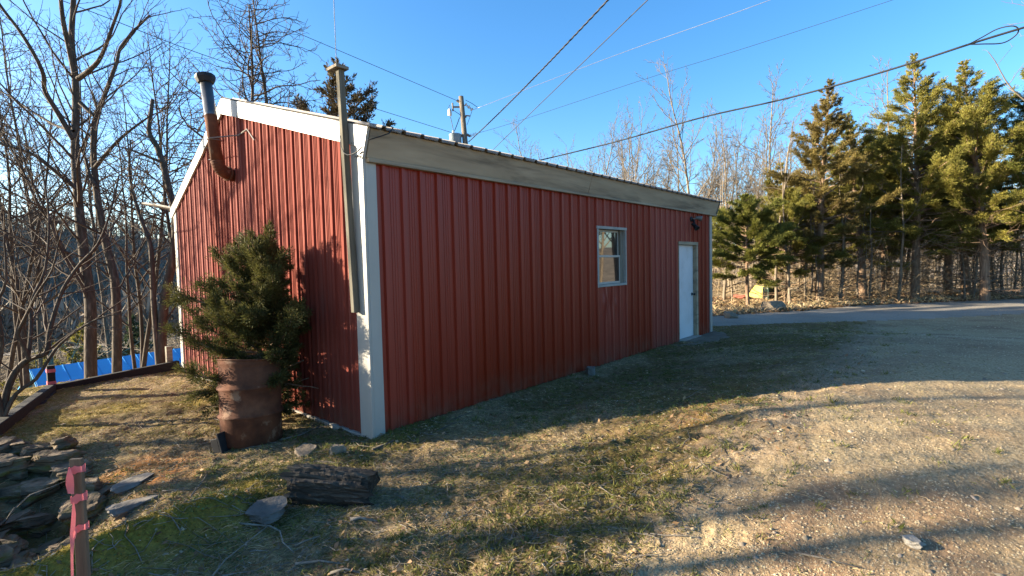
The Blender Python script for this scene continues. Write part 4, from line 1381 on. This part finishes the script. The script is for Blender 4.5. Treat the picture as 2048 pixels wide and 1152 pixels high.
lo_ = logm.build('rotten_log', rotten)
lo_.location = (float(mid[0]), float(mid[1]), float(lz))
# turn local x onto the log axis so the grain runs along it
ang = math.atan2(ax.y, ax.x)
lo_.data.transform(Matrix.Rotation(-ang, 4, 'Z'))
lo_.rotation_euler = (0, math.radians(4), ang)
tag(lo_, 'dark rotten log with a split grain lying on the turf before the shed corner', 'log')

# stake with pink ribbon
stake_wood = material('brown_stake_wood', [(.3, (.075, .052, .034)), (.7, (.165, .118, .078))], scale=7, stretch=(6, 6, .5), rough=.9, bump=.3, dist=.004)
st_t, st_b = Vector(at(153, 917, 1.72)), Vector(at(178, 1330, 1.72))
st_b.z = ground_at(st_b.x, st_b.y)-.1
stk = empty('wooden_stake', st_b, 'wooden survey stake tied with pink ribbon at the bottom left', 'stake')
mb = MB()
sx = (st_t-st_b).normalized()
mb.beam(st_b, st_t, .013, .040, up=tuple(RT))
mb.build('stake_shaft', stake_wood, stk, bevel=.0015)
def ring(t, tiltz, hgt):
    mb = MB()
    c = st_t+(st_b-st_t)*t
    rt_ = Vector(RT)
    ft = sx.cross(rt_).normalized()
    P = []
    N = 28
    for j in range(N):
        w = 2*math.pi*j/N
        cx_, sy_ = math.cos(w), math.sin(w)
        k = 1/max(abs(cx_)/.0225, abs(sy_)/.010)
        for s in (-1, 1):
            P.append(c+rt_*cx_*k+ft*sy_*k+sx*(s*hgt/2*(1+.18*math.sin(3*w))+tiltz*cx_*.5))
    mb.add(P, [(2*j, 2*((j+1) % N), 2*((j+1) % N)+1, 2*j+1) for j in range(N)])
    return mb
ring(.030, .006, .024).build('ribbon', pink, stk)
ring(.112, .012, .028).build('ribbon', pink, stk)
ring(.197, .012, .022).build('ribbon', pink, stk)
def streamer(pts, wd, name):
    mb = MB()
    P = []
    for i, (px, py, d) in enumerate(pts):
        c = Vector(at(px, py, d))
        P += [c-Vector(RT)*wd[i]/2, c+Vector(RT)*wd[i]/2+Vector(_F)*.006*math.sin(i*1.3)]
    mb.add(P, [(2*i, 2*i+1, 2*i+3, 2*i+2) for i in range(len(pts)-1)])
    return mb.build(name, pink, stk, True)
streamer([(139, 938, 1.70), (138, 955, 1.69), (139, 970, 1.70), (143, 987, 1.70)], [.008, .020, .026, .024], 'ribbon_tail')
streamer([(147, 1005, 1.70), (146, 1030, 1.695), (144, 1070, 1.70), (145, 1110, 1.705), (146, 1160, 1.70), (147, 1230, 1.70)], [.006, .010, .014, .013, .014, .013], 'ribbon_tail')
streamer([(153, 1056, 1.70), (149, 1066, 1.695), (148, 1078, 1.70)], [.008, .007, .004], 'ribbon_tail')

# yellow hut and green netting across the road
hb = gpt(1512, 622)
hut = empty('yellow_hut', hb, 'small yellow steep-roofed hut with a white window across the road', 'hut')
hc = np.array(at(1518, 612, 22.0))
hc[2] = ground_at(hc[0], hc[1])
hw = np.array([RT[0], RT[1], 0])/math.hypot(RT[0], RT[1])
hf = np.array([-_F[0], -_F[1], 0])/math.hypot(_F[0], _F[1])
hw, hf = hw*.82+hf*.57, hf*.82-hw*.57          # turned a little to the left
zz = np.array([0, 0, 1.])
mb = MB()
mb.prism([tuple(hc+hw*a+zz*b) for a, b in ((-.55, -.1), (.42, -.1), (.42, .30), (.08, .95), (-.12, .62), (-.55, .0))], tuple(-hf*1.6))
mb.build('wall', yellow, hut)
mb = MB()
mb.beam(hc-hw*.66+zz*-.02+hf*.02-hf*.8, hc+hw*.07+zz*1.02-hf*.8, 1.5, .06, up=tuple(np.cross(hw, hf)))
mb.beam(hc+hw*.52+zz*.28-hf*.8, hc+hw*.07+zz*1.02-hf*.8, 1.7, .06, up=tuple(np.cross(hw, hf)))
mb.build('roof', bark, hut)
mb = MB()
mb.prism([tuple(hc+hw*a+zz*b+hf*.03) for a, b in ((.14, .02), (.34, .02), (.34, .5), (.14, .5))], tuple(-hf*.03))
mb.build('window', white, hut)
mb = MB()
mb.prism([tuple(hc+hw*a+zz*b+hf*.05) for a, b in ((.175, .07), (.305, .07), (.305, .42), (.175, .42))], tuple(-hf*.01))
mb.build('pane', glass, hut)
mb = MB()
mb.prism([tuple(hc+hw*a+zz*b+hf*.4) for a, b in ((-1.0, .02), (-.55, .02), (-.5, .12), (-.95, .16))], tuple(-hf*.4))
rdp = mb.build('low_red_roof', redpaint, hut)
mb = MB()
mb.prism([tuple(hc+hw*a+zz*b+hf*.38) for a, b in ((-1.0, -.2), (-.58, -.2), (-.58, .018), (-1.0, .018))], tuple(-hf*.36))
mb.build('yellow_base', yellow, hut)
net = MB()
nc = np.array(at(1560, 612, 21.0))
nc[2] = ground_at(nc[0], nc[1])
netm = material('green_netting', [(.3, (.012, .03, .022)), (.7, (.03, .06, .045))], scale=8, rough=.8)
for i in range(22):
    a = nc-hw*.5+hw*i*.05
    net.tube([a, a+hw*-.25+zz*.78], .006, 4)
    if i % 2 == 0:
        net.tube([a+hw*-.3, a+hw*.05+zz*.8], .005, 4)
for b in (.0, .39, .78):
    net.tube([nc-hw*.6+zz*b, nc+hw*.6+zz*b], .012, 5)
net.box(tuple(nc+np.array([-.5, .3, -.1])), tuple(nc+np.array([.5, .34, .62])))
tag(net.build('net_screen', netm), 'dark green netting screen beside the yellow hut', 'screen')

# ------------------------------------------------------------------ utility pole and wires
PD = 18.0
ptop, pbot = np.array(at(922, 193, PD)), np.array(at(931, 292, PD))
dv = (pbot-ptop)/np.linalg.norm(pbot-ptop)
pend = ptop+dv*10.5
pole = empty('utility_pole', pend, 'wooden utility pole with a grey transformer behind the shed roof', 'utility pole')
mb = MB()
mb.tube([ptop, ptop+dv*5, pend], [.085, .115, .15], 14)
mb.build('shaft', bark_pale, pole, True)
def pp(px, py, d=0):
    return Vector(at(px, py, PD+d))
mb = MB()
tc_ = pp(911, 281)
mb.lathe([(0, -.42), (.20, -.42), (.215, -.40), (.215, .22), (.225, .24), (.225, .265), (.18, .29), (0, .30)], 20, Matrix.Translation(tc_-Vector((0, 0, .06))))
tr = mb.build('transformer', material('transformer_grey', [(.3, (.20, .25, .28)), (.7, (.27, .32, .35))], scale=3, rough=.45), pole, True)
mb = MB()
q = pp(907, 270)
mb.lathe([(.0, -.02), (.035, -.02), (.05, .02), (.035, .05), (.05, .08), (.035, .11), (.045, .14), (.0, .16)], 10, Matrix.Translation(q))
mb.build('bushing', porcelain, tr, True)
mb = MB()
mb.beam(pp(905, 214), pp(921, 214), .05, .05)
mb.tube([pp(905, 206), pp(906, 222)], .03, 8)
mb.tube([pp(914, 201), pp(922, 206)], [.05, .04], 8)
mb.tube([pp(922, 232), pp(933, 234)], .035, 8)
mb.tube([pp(931, 231, -.1), pp(940, 232, -.1)], .025, 6)
mb.tube([pp(914, 269), pp(924, 272)], [.04, .05], 8)
mb.tube([pp(934, 269), pp(941, 273)], [.05, .04], 8)
mb.build('brackets', galv, pole)
mb = MB()
for a, b in (((899, 217), (901, 232)),):
    mb.tube([pp(*a), pp(899.5, 221), pp(900.5, 228), pp(*b)], [.03, .06, .06, .04], 8)
mb.tube([pp(897, 220), pp(897, 231)], .025, 6)
mb.build('fuse_cutout', porcelain, pole)
mb = MB()
for a, b in (((930, 208), (945, 220)), ((941, 271), (953, 267))):
    A, B = pp(*a), pp(*b)
    for k in range(5):
        c = A.lerp(B, (k+.5)/5)
        mb.tube([c-(B-A)*.05, c+(B-A)*.05], .06 if k % 2 == 0 else .035, 8)
mb.build('insulator', porcelain, pole)
mb = MB()
mb.tube([pp(901, 234), pp(904, 247), pp(907, 262)], .012, 5)
mb.tube([pp(919, 235), pp(915, 247), pp(909, 262)], .014, 5)
mb.tube([pp(906, 220), pp(921, 230)], .010, 5)
mb.tube([pp(931, 200), pp(944, 207), pp(957, 216)], .010, 5)
mb.tube([pp(944, 222), pp(940, 234), pp(934, 250)], .008, 5)
mb.tube([pp(899, 210), pp(897, 216)], .010, 5)
mb.build('jumper_wires', wire_m, pole)

def wire(name, pts, rad, mat, label, cat='power line', sag=0, n=24, twist=False):
    """pts: (px, py, depth)"""
    P = [Vector(at(*p)) for p in pts]
    path = []
    k = len(P)
    if k == 2:
        path = [P[0].lerp(P[1], t)-Vector((0, 0, sag*4*t*(1-t))) for t in np.linspace(0, 1, n)]
    else:
        for i in range(k-1):
            p0, p1, p2, p3 = P[max(i-1, 0)], P[i], P[i+1], P[min(i+2, k-1)]
            for t in np.linspace(0, 1, 9)[:-1]:
                path.append(.5*((2*p1)+(p2-p0)*t+(2*p0-5*p1+4*p2-p3)*t*t+(3*p1-p0-3*p2+p3)*t**3))
        path.append(P[-1])
    mb = MB()
    if twist:
        fine = [path[0].lerp(path[-1], t)-Vector((0, 0, sag*4*t*(1-t))) for t in np.linspace(0, 1, 220)]
        for ph in (0, 2.1, 4.2):
            mb.tube([c+Vector((math.cos(i*.55+ph), math.sin(i*.55+ph), .4*math.sin(i*.55+ph)))*rad*.9 for i, c in enumerate(fine)], rad*.62, 5)
    else:
        mb.tube(path, rad, 6)
    return tag(mb.build(name, mat, None, True), label, cat)
wire('power_line', [(918, 203, 18), (440, 0, 13.5), (200, -102, 11.5)], .008, wire_m, 'upper of two thin wires running from the pole to the upper left')
wire('power_line', [(922, 271, 18), (740, 214, 15.5), (440, 121, 12.5), (200, 30, 10.8), (-60, -70, 9.5)], .008, wire_m, 'lower of two thin wires running from the pole to the left behind the cedar top')
wire('power_line', [(945, 220, 18), (1230, 111, 16), (1500, 15, 14), (1700, -62, 12.8)], .0075, wire_l, 'bright bare wire from the top of the pole to the upper right')
wire('service_cable', [(937, 284, 18), (1215, 0, 9), (1400, -200, 6.5)], .013, wire_m, 'thick twisted cable sloping steeply up from the lower part of the pole', 'cable', .1, twist=True)
wire('service_cable', [(975, 310, 20), (1295, 0, 9.5), (1450, -150, 7)], .010, wire_m, 'straight dark cable rising steeply from behind the roof right of the pole', 'cable')
wire('power_line', [(953, 267, 18), (1040, 241, 17.4), (1300, 155, 15.6), (1500, 93, 14.4), (1785, 0, 12.8), (1950, -55, 12)], .0055, wire_m, 'faint thin wire from the lower insulator to the upper right')
wire('telephone_cable', [(1030, 334, 15), (1070, 323, 14.4), (1230, 284, 12.6), (1400, 236, 11), (1560, 200, 9.9), (1700, 163, 9), (1830, 124, 8.3), (1940, 88, 7.8), (2048, 55, 7.4), (2150, 26, 7.1)], .016, black, 'thick black cable sagging across the sky in front of the cedars', 'cable')
wire('telephone_cable', [(1935, 89, 7.8), (1965, 88, 7.7), (2005, 86, 7.6), (2030, 72, 7.5), (2037, 59, 7.46), (2025, 52, 7.48), (1995, 58, 7.6), (1965, 74, 7.72), (1935, 90, 7.8)], .009, black, 'black cable loop tied to the thick cable at the top right', 'cable')

# ------------------------------------------------------------------ ground cover
def cover_points(n, r0, r1, seed, bias=1.0, amin=-49, amax=49):
    g = np.random.default_rng(seed)
    a = np.radians(g.uniform(amin, amax, n))+YAW
    r = np.exp(g.uniform(math.log(r0), math.log(r1), n)) if bias == 1 else r0*(r1/r0)**(g.random(n)**bias)
    x, y = CAM[0]+r*np.cos(a), CAM[1]+r*np.sin(a)
    return g, x, y, r
def inside_shed(x, y):
    return (x > -.02) & (x < L_+.03) & (y > -.02) & (y < W_+.02)
def off_drive(x, y):
    return ~(is_drive(x, y) | is_road(x, y) | inside_shed(x, y))

def blades(name, n, seed, r0, r1, hmin, hmax, wd, keep, mat, label, lie=.6, amin=-49, amax=49):
    g, x, y, r = cover_points(n, r0, r1, seed, 1.0, amin, amax)
    k = keep(x, y, r, g)
    x, y, r = x[k], y[k], r[k]
    n = len(x)
    z = height(x, y)
    a = g.uniform(0, 2*np.pi, n)
    d = np.stack([np.cos(a)*lie, np.sin(a)*lie, g.uniform(.25, 1.0, n)*(1.2-lie)], -1)
    d /= np.linalg.norm(d, axis=1)[:, None]
    far = np.clip(r/7, 1, 2.5)
    h = g.uniform(hmin, hmax, n)*(.75+.25*far)
    s = np.cross(d, np.stack([g.normal(0, 1, n), g.normal(0, 1, n), g.normal(0, .3, n)], -1))
    s /= np.linalg.norm(s, axis=1)[:, None]+1e-9
    w = (wd*g.uniform(.6, 1.4, n)*far)[:, None]
    P = np.stack([x, y, z-.004], -1)
    bend = np.stack([np.cos(a), np.sin(a), -.6*np.ones(n)], -1)*(h*.25)[:, None]
    M = P+d*(h*.55)[:, None]
    T = P+d*h[:, None]+bend
    V = np.stack([P-s*w/2, P+s*w/2, M+s*w*.4, M-s*w*.4, T], 1)
    I = np.arange(n)[:, None]*5
    return tag(np_mesh(name, V.reshape(-1, 3), [I+np.array([[0, 1, 2, 3]]), I+np.array([[3, 2, 4]])], mat), label, kind='stuff')
grass_m = leafm('turf_blades', (.095, .100, .018), (.225, .19, .038), .6)
moss_m = leafm('moss_tufts', (.15, .112, .018), (.33, .24, .040), .45)
dead_m = leafm('dead_grass_blades', (.30, .215, .11), (.54, .41, .23), .5)
weed_m = leafm('weed_leaves', (.045, .085, .030), (.10, .145, .050), .5)
litter_m = leafm('dead_leaves', (.15, .088, .043), (.34, .22, .12), .5)
chip_m = leafm('pale_wood_chips', (.30, .24, .18), (.46, .39, .31), .4)

def off_or_edge(x, y, g):
    d = edge_y(x)-y
    return off_drive(x, y) & (g.random(len(x)) < 1-.85*sstep(.7, .0, -d)) | ((d > 0) & (d < 1.2) & is_drive(x, y) & (g.random(len(x)) < .16*np.exp(-d/.5)*(1+2*(fbm(x*2, y*2, 99) > .08))))
green_patches = lambda x, y: sstep(-.02, .12, fbm(x*.9+3, y*.9, 61))  # random noise patches where the green grass grows denser
blades('grass', 260000, 1, 2.2, 16, .016, .055, .0034, lambda x, y, r, g: off_or_edge(x, y, g) & (y < 6.3) & (g.random(len(x)) < .25+.75*green_patches(x, y)) & (clay(x, y) < .35), grass_m, 'short green grass in the turf round the shed', .55)
blades('moss', 200000, 2, 2.2, 11, .008, .026, .005, lambda x, y, r, g: off_drive(x, y) & (g.random(len(x)) < mossy(x, y)), moss_m, 'yellow-green moss on the bank and the turf', .5)
blades('dead_grass', 230000, 3, 2.2, 17, .025, .08, .0026, lambda x, y, r, g: off_or_edge(x, y, g) & (y < 6.4) & (g.random(len(x)) < .18+.8*sstep(-.05, .14, fbm(x*.8, y*.8, 41))+(y > 1.2)*.5) & (mossy(x, y) < .8), dead_m, 'flattened straw-coloured dead grass in the turf', .85)
blades('verge_grass', 50000, 4, 15, 30, .05, .22, .008, lambda x, y, r, g: (x > 8) & (y > far_y(x)+.1) & (y < far_y(x)+5) & (g.random(len(x)) < np.exp(-(y-far_y(x))/2.0)), dead_m, 'tall dry grass along the far edge of the road', .4, -49, 8)

def scatter_leaves(name, n, seed, r0, r1, l0, l1, ratio, keep, mat, label, lift=.008, flat=.35, amin=-49, amax=49):
    g, x, y, r = cover_points(n, r0, r1, seed, 1.0, amin, amax)
    k = keep(x, y, r, g)
    x, y, r = x[k], y[k], r[k]
    n = len(x)
    z = height(x, y)+lift*g.uniform(.3, 1.5, n)
    a = g.uniform(0, 2*np.pi, n)
    D = np.stack([np.cos(a), np.sin(a), g.normal(0, flat, n)], -1)
    N = np.stack([g.normal(0, flat, n), g.normal(0, flat, n), np.ones(n)], -1)
    far = np.clip(r/8, 1, 2.2)
    ln = g.uniform(l0, l1, n)*far
    return tag(leaf_mesh(name, np.stack([x, y, z], -1), D, N, ln, ln*ratio*g.uniform(.6, 1.3, n), mat), label, kind='stuff')
scatter_leaves('weeds', 110000, 5, 2.2, 10, .007, .016, .75, lambda x, y, r, g: off_drive(x, y) & (g.random(len(x)) < sstep(.0, .12, fbm(x*1.7, y*1.7, 71))) & (y < 1), weed_m, 'low green leafy weeds spreading through the turf', .016, .5)
scatter_leaves('leaf_litter', 34000, 6, 2.2, 22, .010, .032, .5, lambda x, y, r, g: off_drive(x, y) & (g.random(len(x)) < .25+.75*sstep(-.02, .15, fbm(x*1.2, y*1.2, 81))), litter_m, 'brown dead leaves scattered over the turf', .012, .45)
scatter_leaves('wood_chips', 14000, 7, 2.2, 9, .010, .036, .26, lambda x, y, r, g: off_drive(x, y) & (g.random(len(x)) < .3), chip_m, 'pale wood chips scattered over the turf', .012, .3)
scatter_leaves('roadside_litter', 30000, 8, 14, 30, .04, .10, .55, lambda x, y, r, g: (x > 8) & (y > far_y(x)-.1) & (y < far_y(x)+7), litter_m, 'tan dead leaves under the roadside cedars', .02, .5, -49, 8)

scatter_leaves('dry_leaves', 5000, 17, 2.2, 9, .025, .06, .5, lambda x, y, r, g: off_drive(x, y) & (g.random(len(x)) < .5), litter_m, 'larger curled brown leaves lying on the turf', .02, .5)
def twig_scatter(n, seed):
    g, x, y, r = cover_points(n, 2.2, 7.5, seed)
    k = off_drive(x, y) & (g.random(n) < .3+.7*(x < .6))
    x, y = x[k], y[k]
    it = []
    for X, Y in zip(x, y):
        a, L = g.uniform(0, 6.28), .05*(6**g.random())
        P = []
        for q in range(4):
            px_, py_ = X+math.cos(a)*L*q/3, Y+math.sin(a)*L*q/3
            a += g.normal(0, .25)
            P.append((px_, py_))
        zs = height(np.array([p[0] for p in P]), np.array([p[1] for p in P]))+.006+.012*g.random()
        rad = g.uniform(.0015, .0045)
        it.append(([Vector((p[0], p[1], z)) for p, z in zip(P, zs)], rad, rad*.5, 3))
    tag(tubes('twigs', it, old_plank, None), 'small dry twigs and sticks littering the turf', kind='stuff')
twig_scatter(3400, 19)
def tufts(n, seed):
    g, x, y, r = cover_points(n, 2.3, 13, seed)
    k = off_or_edge(x, y, g) & (y < 1.2) & (g.random(n) < sstep(-.04, .12, fbm(x*.8, y*.8, 91))+.7*np.exp(-np.abs(y-edge_y(x))/.5))
    x, y = x[k], y[k]
    m = 16
    X = (x[:, None]+g.normal(0, .022, (len(x), m))).ravel()
    Y = (y[:, None]+g.normal(0, .022, (len(x), m))).ravel()
    sc = np.repeat(g.uniform(.6, 1.4, len(x)), m)
    a = g.uniform(0, 6.28, len(X))
    D = np.stack([np.cos(a)*.6, np.sin(a)*.6, g.uniform(.4, 1, len(X))], -1)
    L = g.uniform(.02, .05, len(X))*sc
    C = np.stack([X, Y, height(X, Y)], -1)+D*(L*.45)[:, None]
    tag(leaf_mesh('grass_tufts', C, D, g.normal(0, 1, (len(X), 3)), L, L*.10+.0015, tuft_m), 'brighter green tufts of grass in the turf and at the drive edge', kind='stuff')
tuft_m = leafm('grass_tuft_blades', (.080, .092, .020), (.17, .165, .042), .55)
tufts(7000, 23)
# gravel: small angular pebbles
def pebbles(name, n, seed, r0, r1, s0, s1, keep, mat, label):
    g, x, y, r = cover_points(n, r0, r1, seed, 1.0)
    k = keep(x, y, r, g)
    x, y, r = x[k], y[k], r[k]
    n = len(x)
    base = np.array([(1, 0, 0), (.3, .95, 0), (-.8, .6, 0), (-.8, -.6, 0), (.3, -.95, 0), (.15, .2, .9), (-.3, -.25, .8)])
    F = np.array([(0, 1, 5), (1, 2, 5), (2, 6, 5), (2, 3, 6), (3, 4, 6), (4, 5, 6), (4, 0, 5)])
    V = base[None]*(1+g.normal(0, .18, (n, 7, 3)))
    sc = s0*(s1/s0)**(g.random(n)**2.6)*np.clip(r/7, 1, 2.4)
    a = g.uniform(0, 2*np.pi, n)
    c, s = np.cos(a)[:, None], np.sin(a)[:, None]
    el_ = g.uniform(.55, 1.0, n)[:, None]
    X, Y, Z = V[:, :, 0], V[:, :, 1]*el_, V[:, :, 2]*g.uniform(.35, .8, n)[:, None]
    V = np.stack([X*c-Y*s, X*s+Y*c, Z], -1)*sc[:, None, None]
    V += np.stack([x, y, height(x, y)-.12*sc], -1)[:, None, :]
    return tag(np_mesh(name, V.reshape(-1, 3), [(np.arange(n)[:, None, None]*7+F[None]).reshape(-1, 3)], mat), label, kind='stuff')
peb_m = material('gravel_stones', [(.3, (.25, .187, .105)), (.7, (.48, .375, .235))], scale=5, rough=.9, island=.27)
peb_big = material('coarse_gravel_stones', [(.3, (.20, .155, .105)), (.7, (.38, .305, .215))], scale=5, rough=.9, island=.4)
pebbles('gravel', 200000, 9, 2.3, 22, .003, .0105, lambda x, y, r, g: is_drive(x, y) | (is_road(x, y) & (g.random(len(x)) < .3)), peb_m, 'tan and grey crushed gravel on the drive')
pebbles('coarse_gravel', 3500, 29, 2.3, 14, .010, .030, lambda x, y, r, g: is_drive(x, y) & (g.random(len(x)) < .25+.75*sstep(0, .15, fbm(x*.7, y*.7, 57))), peb_big, 'coarser stones loose on the gravel drive')
pebbles('pebbles', 26000, 10, 2.3, 12, .004, .020, lambda x, y, r, g: off_drive(x, y) & (y < 5) & (g.random(len(x)) < .15+.85*np.exp(-np.abs(y-edge_y(x))/.5)+.8*np.exp(-np.abs(y+.22)/.14)*(x > 0)), peb_m, 'loose pebbles in the turf and along the shed wall')

# fallen sticks
def stick(pts, rad, label, mat=old_plank, name='fallen_stick', cat='stick', lift=.012):
    P = []
    for px, py in pts:
        p = gpt(px, py, lift)
        P.append(Vector(p))
    mb = MB()
    mb.tube(P, [rad*(1-.6*i/(len(P)-1)) for i in range(len(P))], 6)
    return tag(mb.build(name, mat, None, True), label, cat)
stick([(441, 1050), (450, 1044), (490, 1048), (540, 1052), (560, 1062), (566, 1085), (580, 1097), (588, 1106)], .008, 'pale hooked stick lying in front of the flat grey rock', lift=.03)
stick([(425, 1152), (450, 1120), (500, 1080), (550, 1040), (586, 1008)], .005, 'long thin straight stick leaning across the flat grey rock', lift=.03)
stick([(590, 1128), (640, 1122), (690, 1128)], .009, 'short bleached stick near the bottom, below the rotten log')
stick([(660, 1147), (690, 1138), (720, 1146)], .010, 'short grey stick at the bottom edge below the rotten log')
stick([(590, 1092), (610, 1082), (640, 1072)], .008, 'small brown stick right of the hooked stick')
stick([(700, 1040), (720, 1036), (755, 1042)], .016, 'stubby pale bark piece on the turf below the rotten log')
stick([(382, 992), (405, 962), (430, 925)], .006, 'thin stick lying up the bank right of the orange clay')
stick([(325, 982), (350, 980), (392, 979)], .006, 'pale stick lying level below the orange clay')
stick([(0, 1058), (30, 1015), (60, 990), (100, 975), (132, 962)], .007, 'bent pale stick resting on the stones left of the stake', lift=.06)
stick([(860, 870), (900, 850), (935, 838)], .010, 'narrow board end lying along the foot of the red wall', grey_brown_wood, lift=.0)
stick([(745, 900), (790, 882), (860, 856), (945, 824)], .018, 'long grey pole lying along the foot of the long red wall', grey_brown_wood, lift=.0)
stick([(560, 880), (600, 870), (640, 852)], .010, 'dry stick between the rusty drum and the gable')
stick([(1590, 1105), (1640, 1115), (1720, 1135)], .006, 'thin straw-coloured stick on the gravel drive')
# concrete step by the door
mb = MB()
N = 26
P = []
for j in range(N):
    w = math.pi+math.pi*j/(N-1)
    P.append((8.0+1.25*math.cos(w)*(1+.06*math.sin(j*2.1)), -.03+.62*math.sin(w)*(1+.1*math.sin(j*1.3)), -.02))
mb.prism(P, (0, 0, .045))
tag(mb.build('door_step', material('dirty_concrete', [(.3, (.10, .075, .05)), (.7, (.19, .155, .115))], scale=4, rough=.95, bump=.4, dist=.01), None, False, .008), 'worn low concrete pad in front of the white door', 'step')
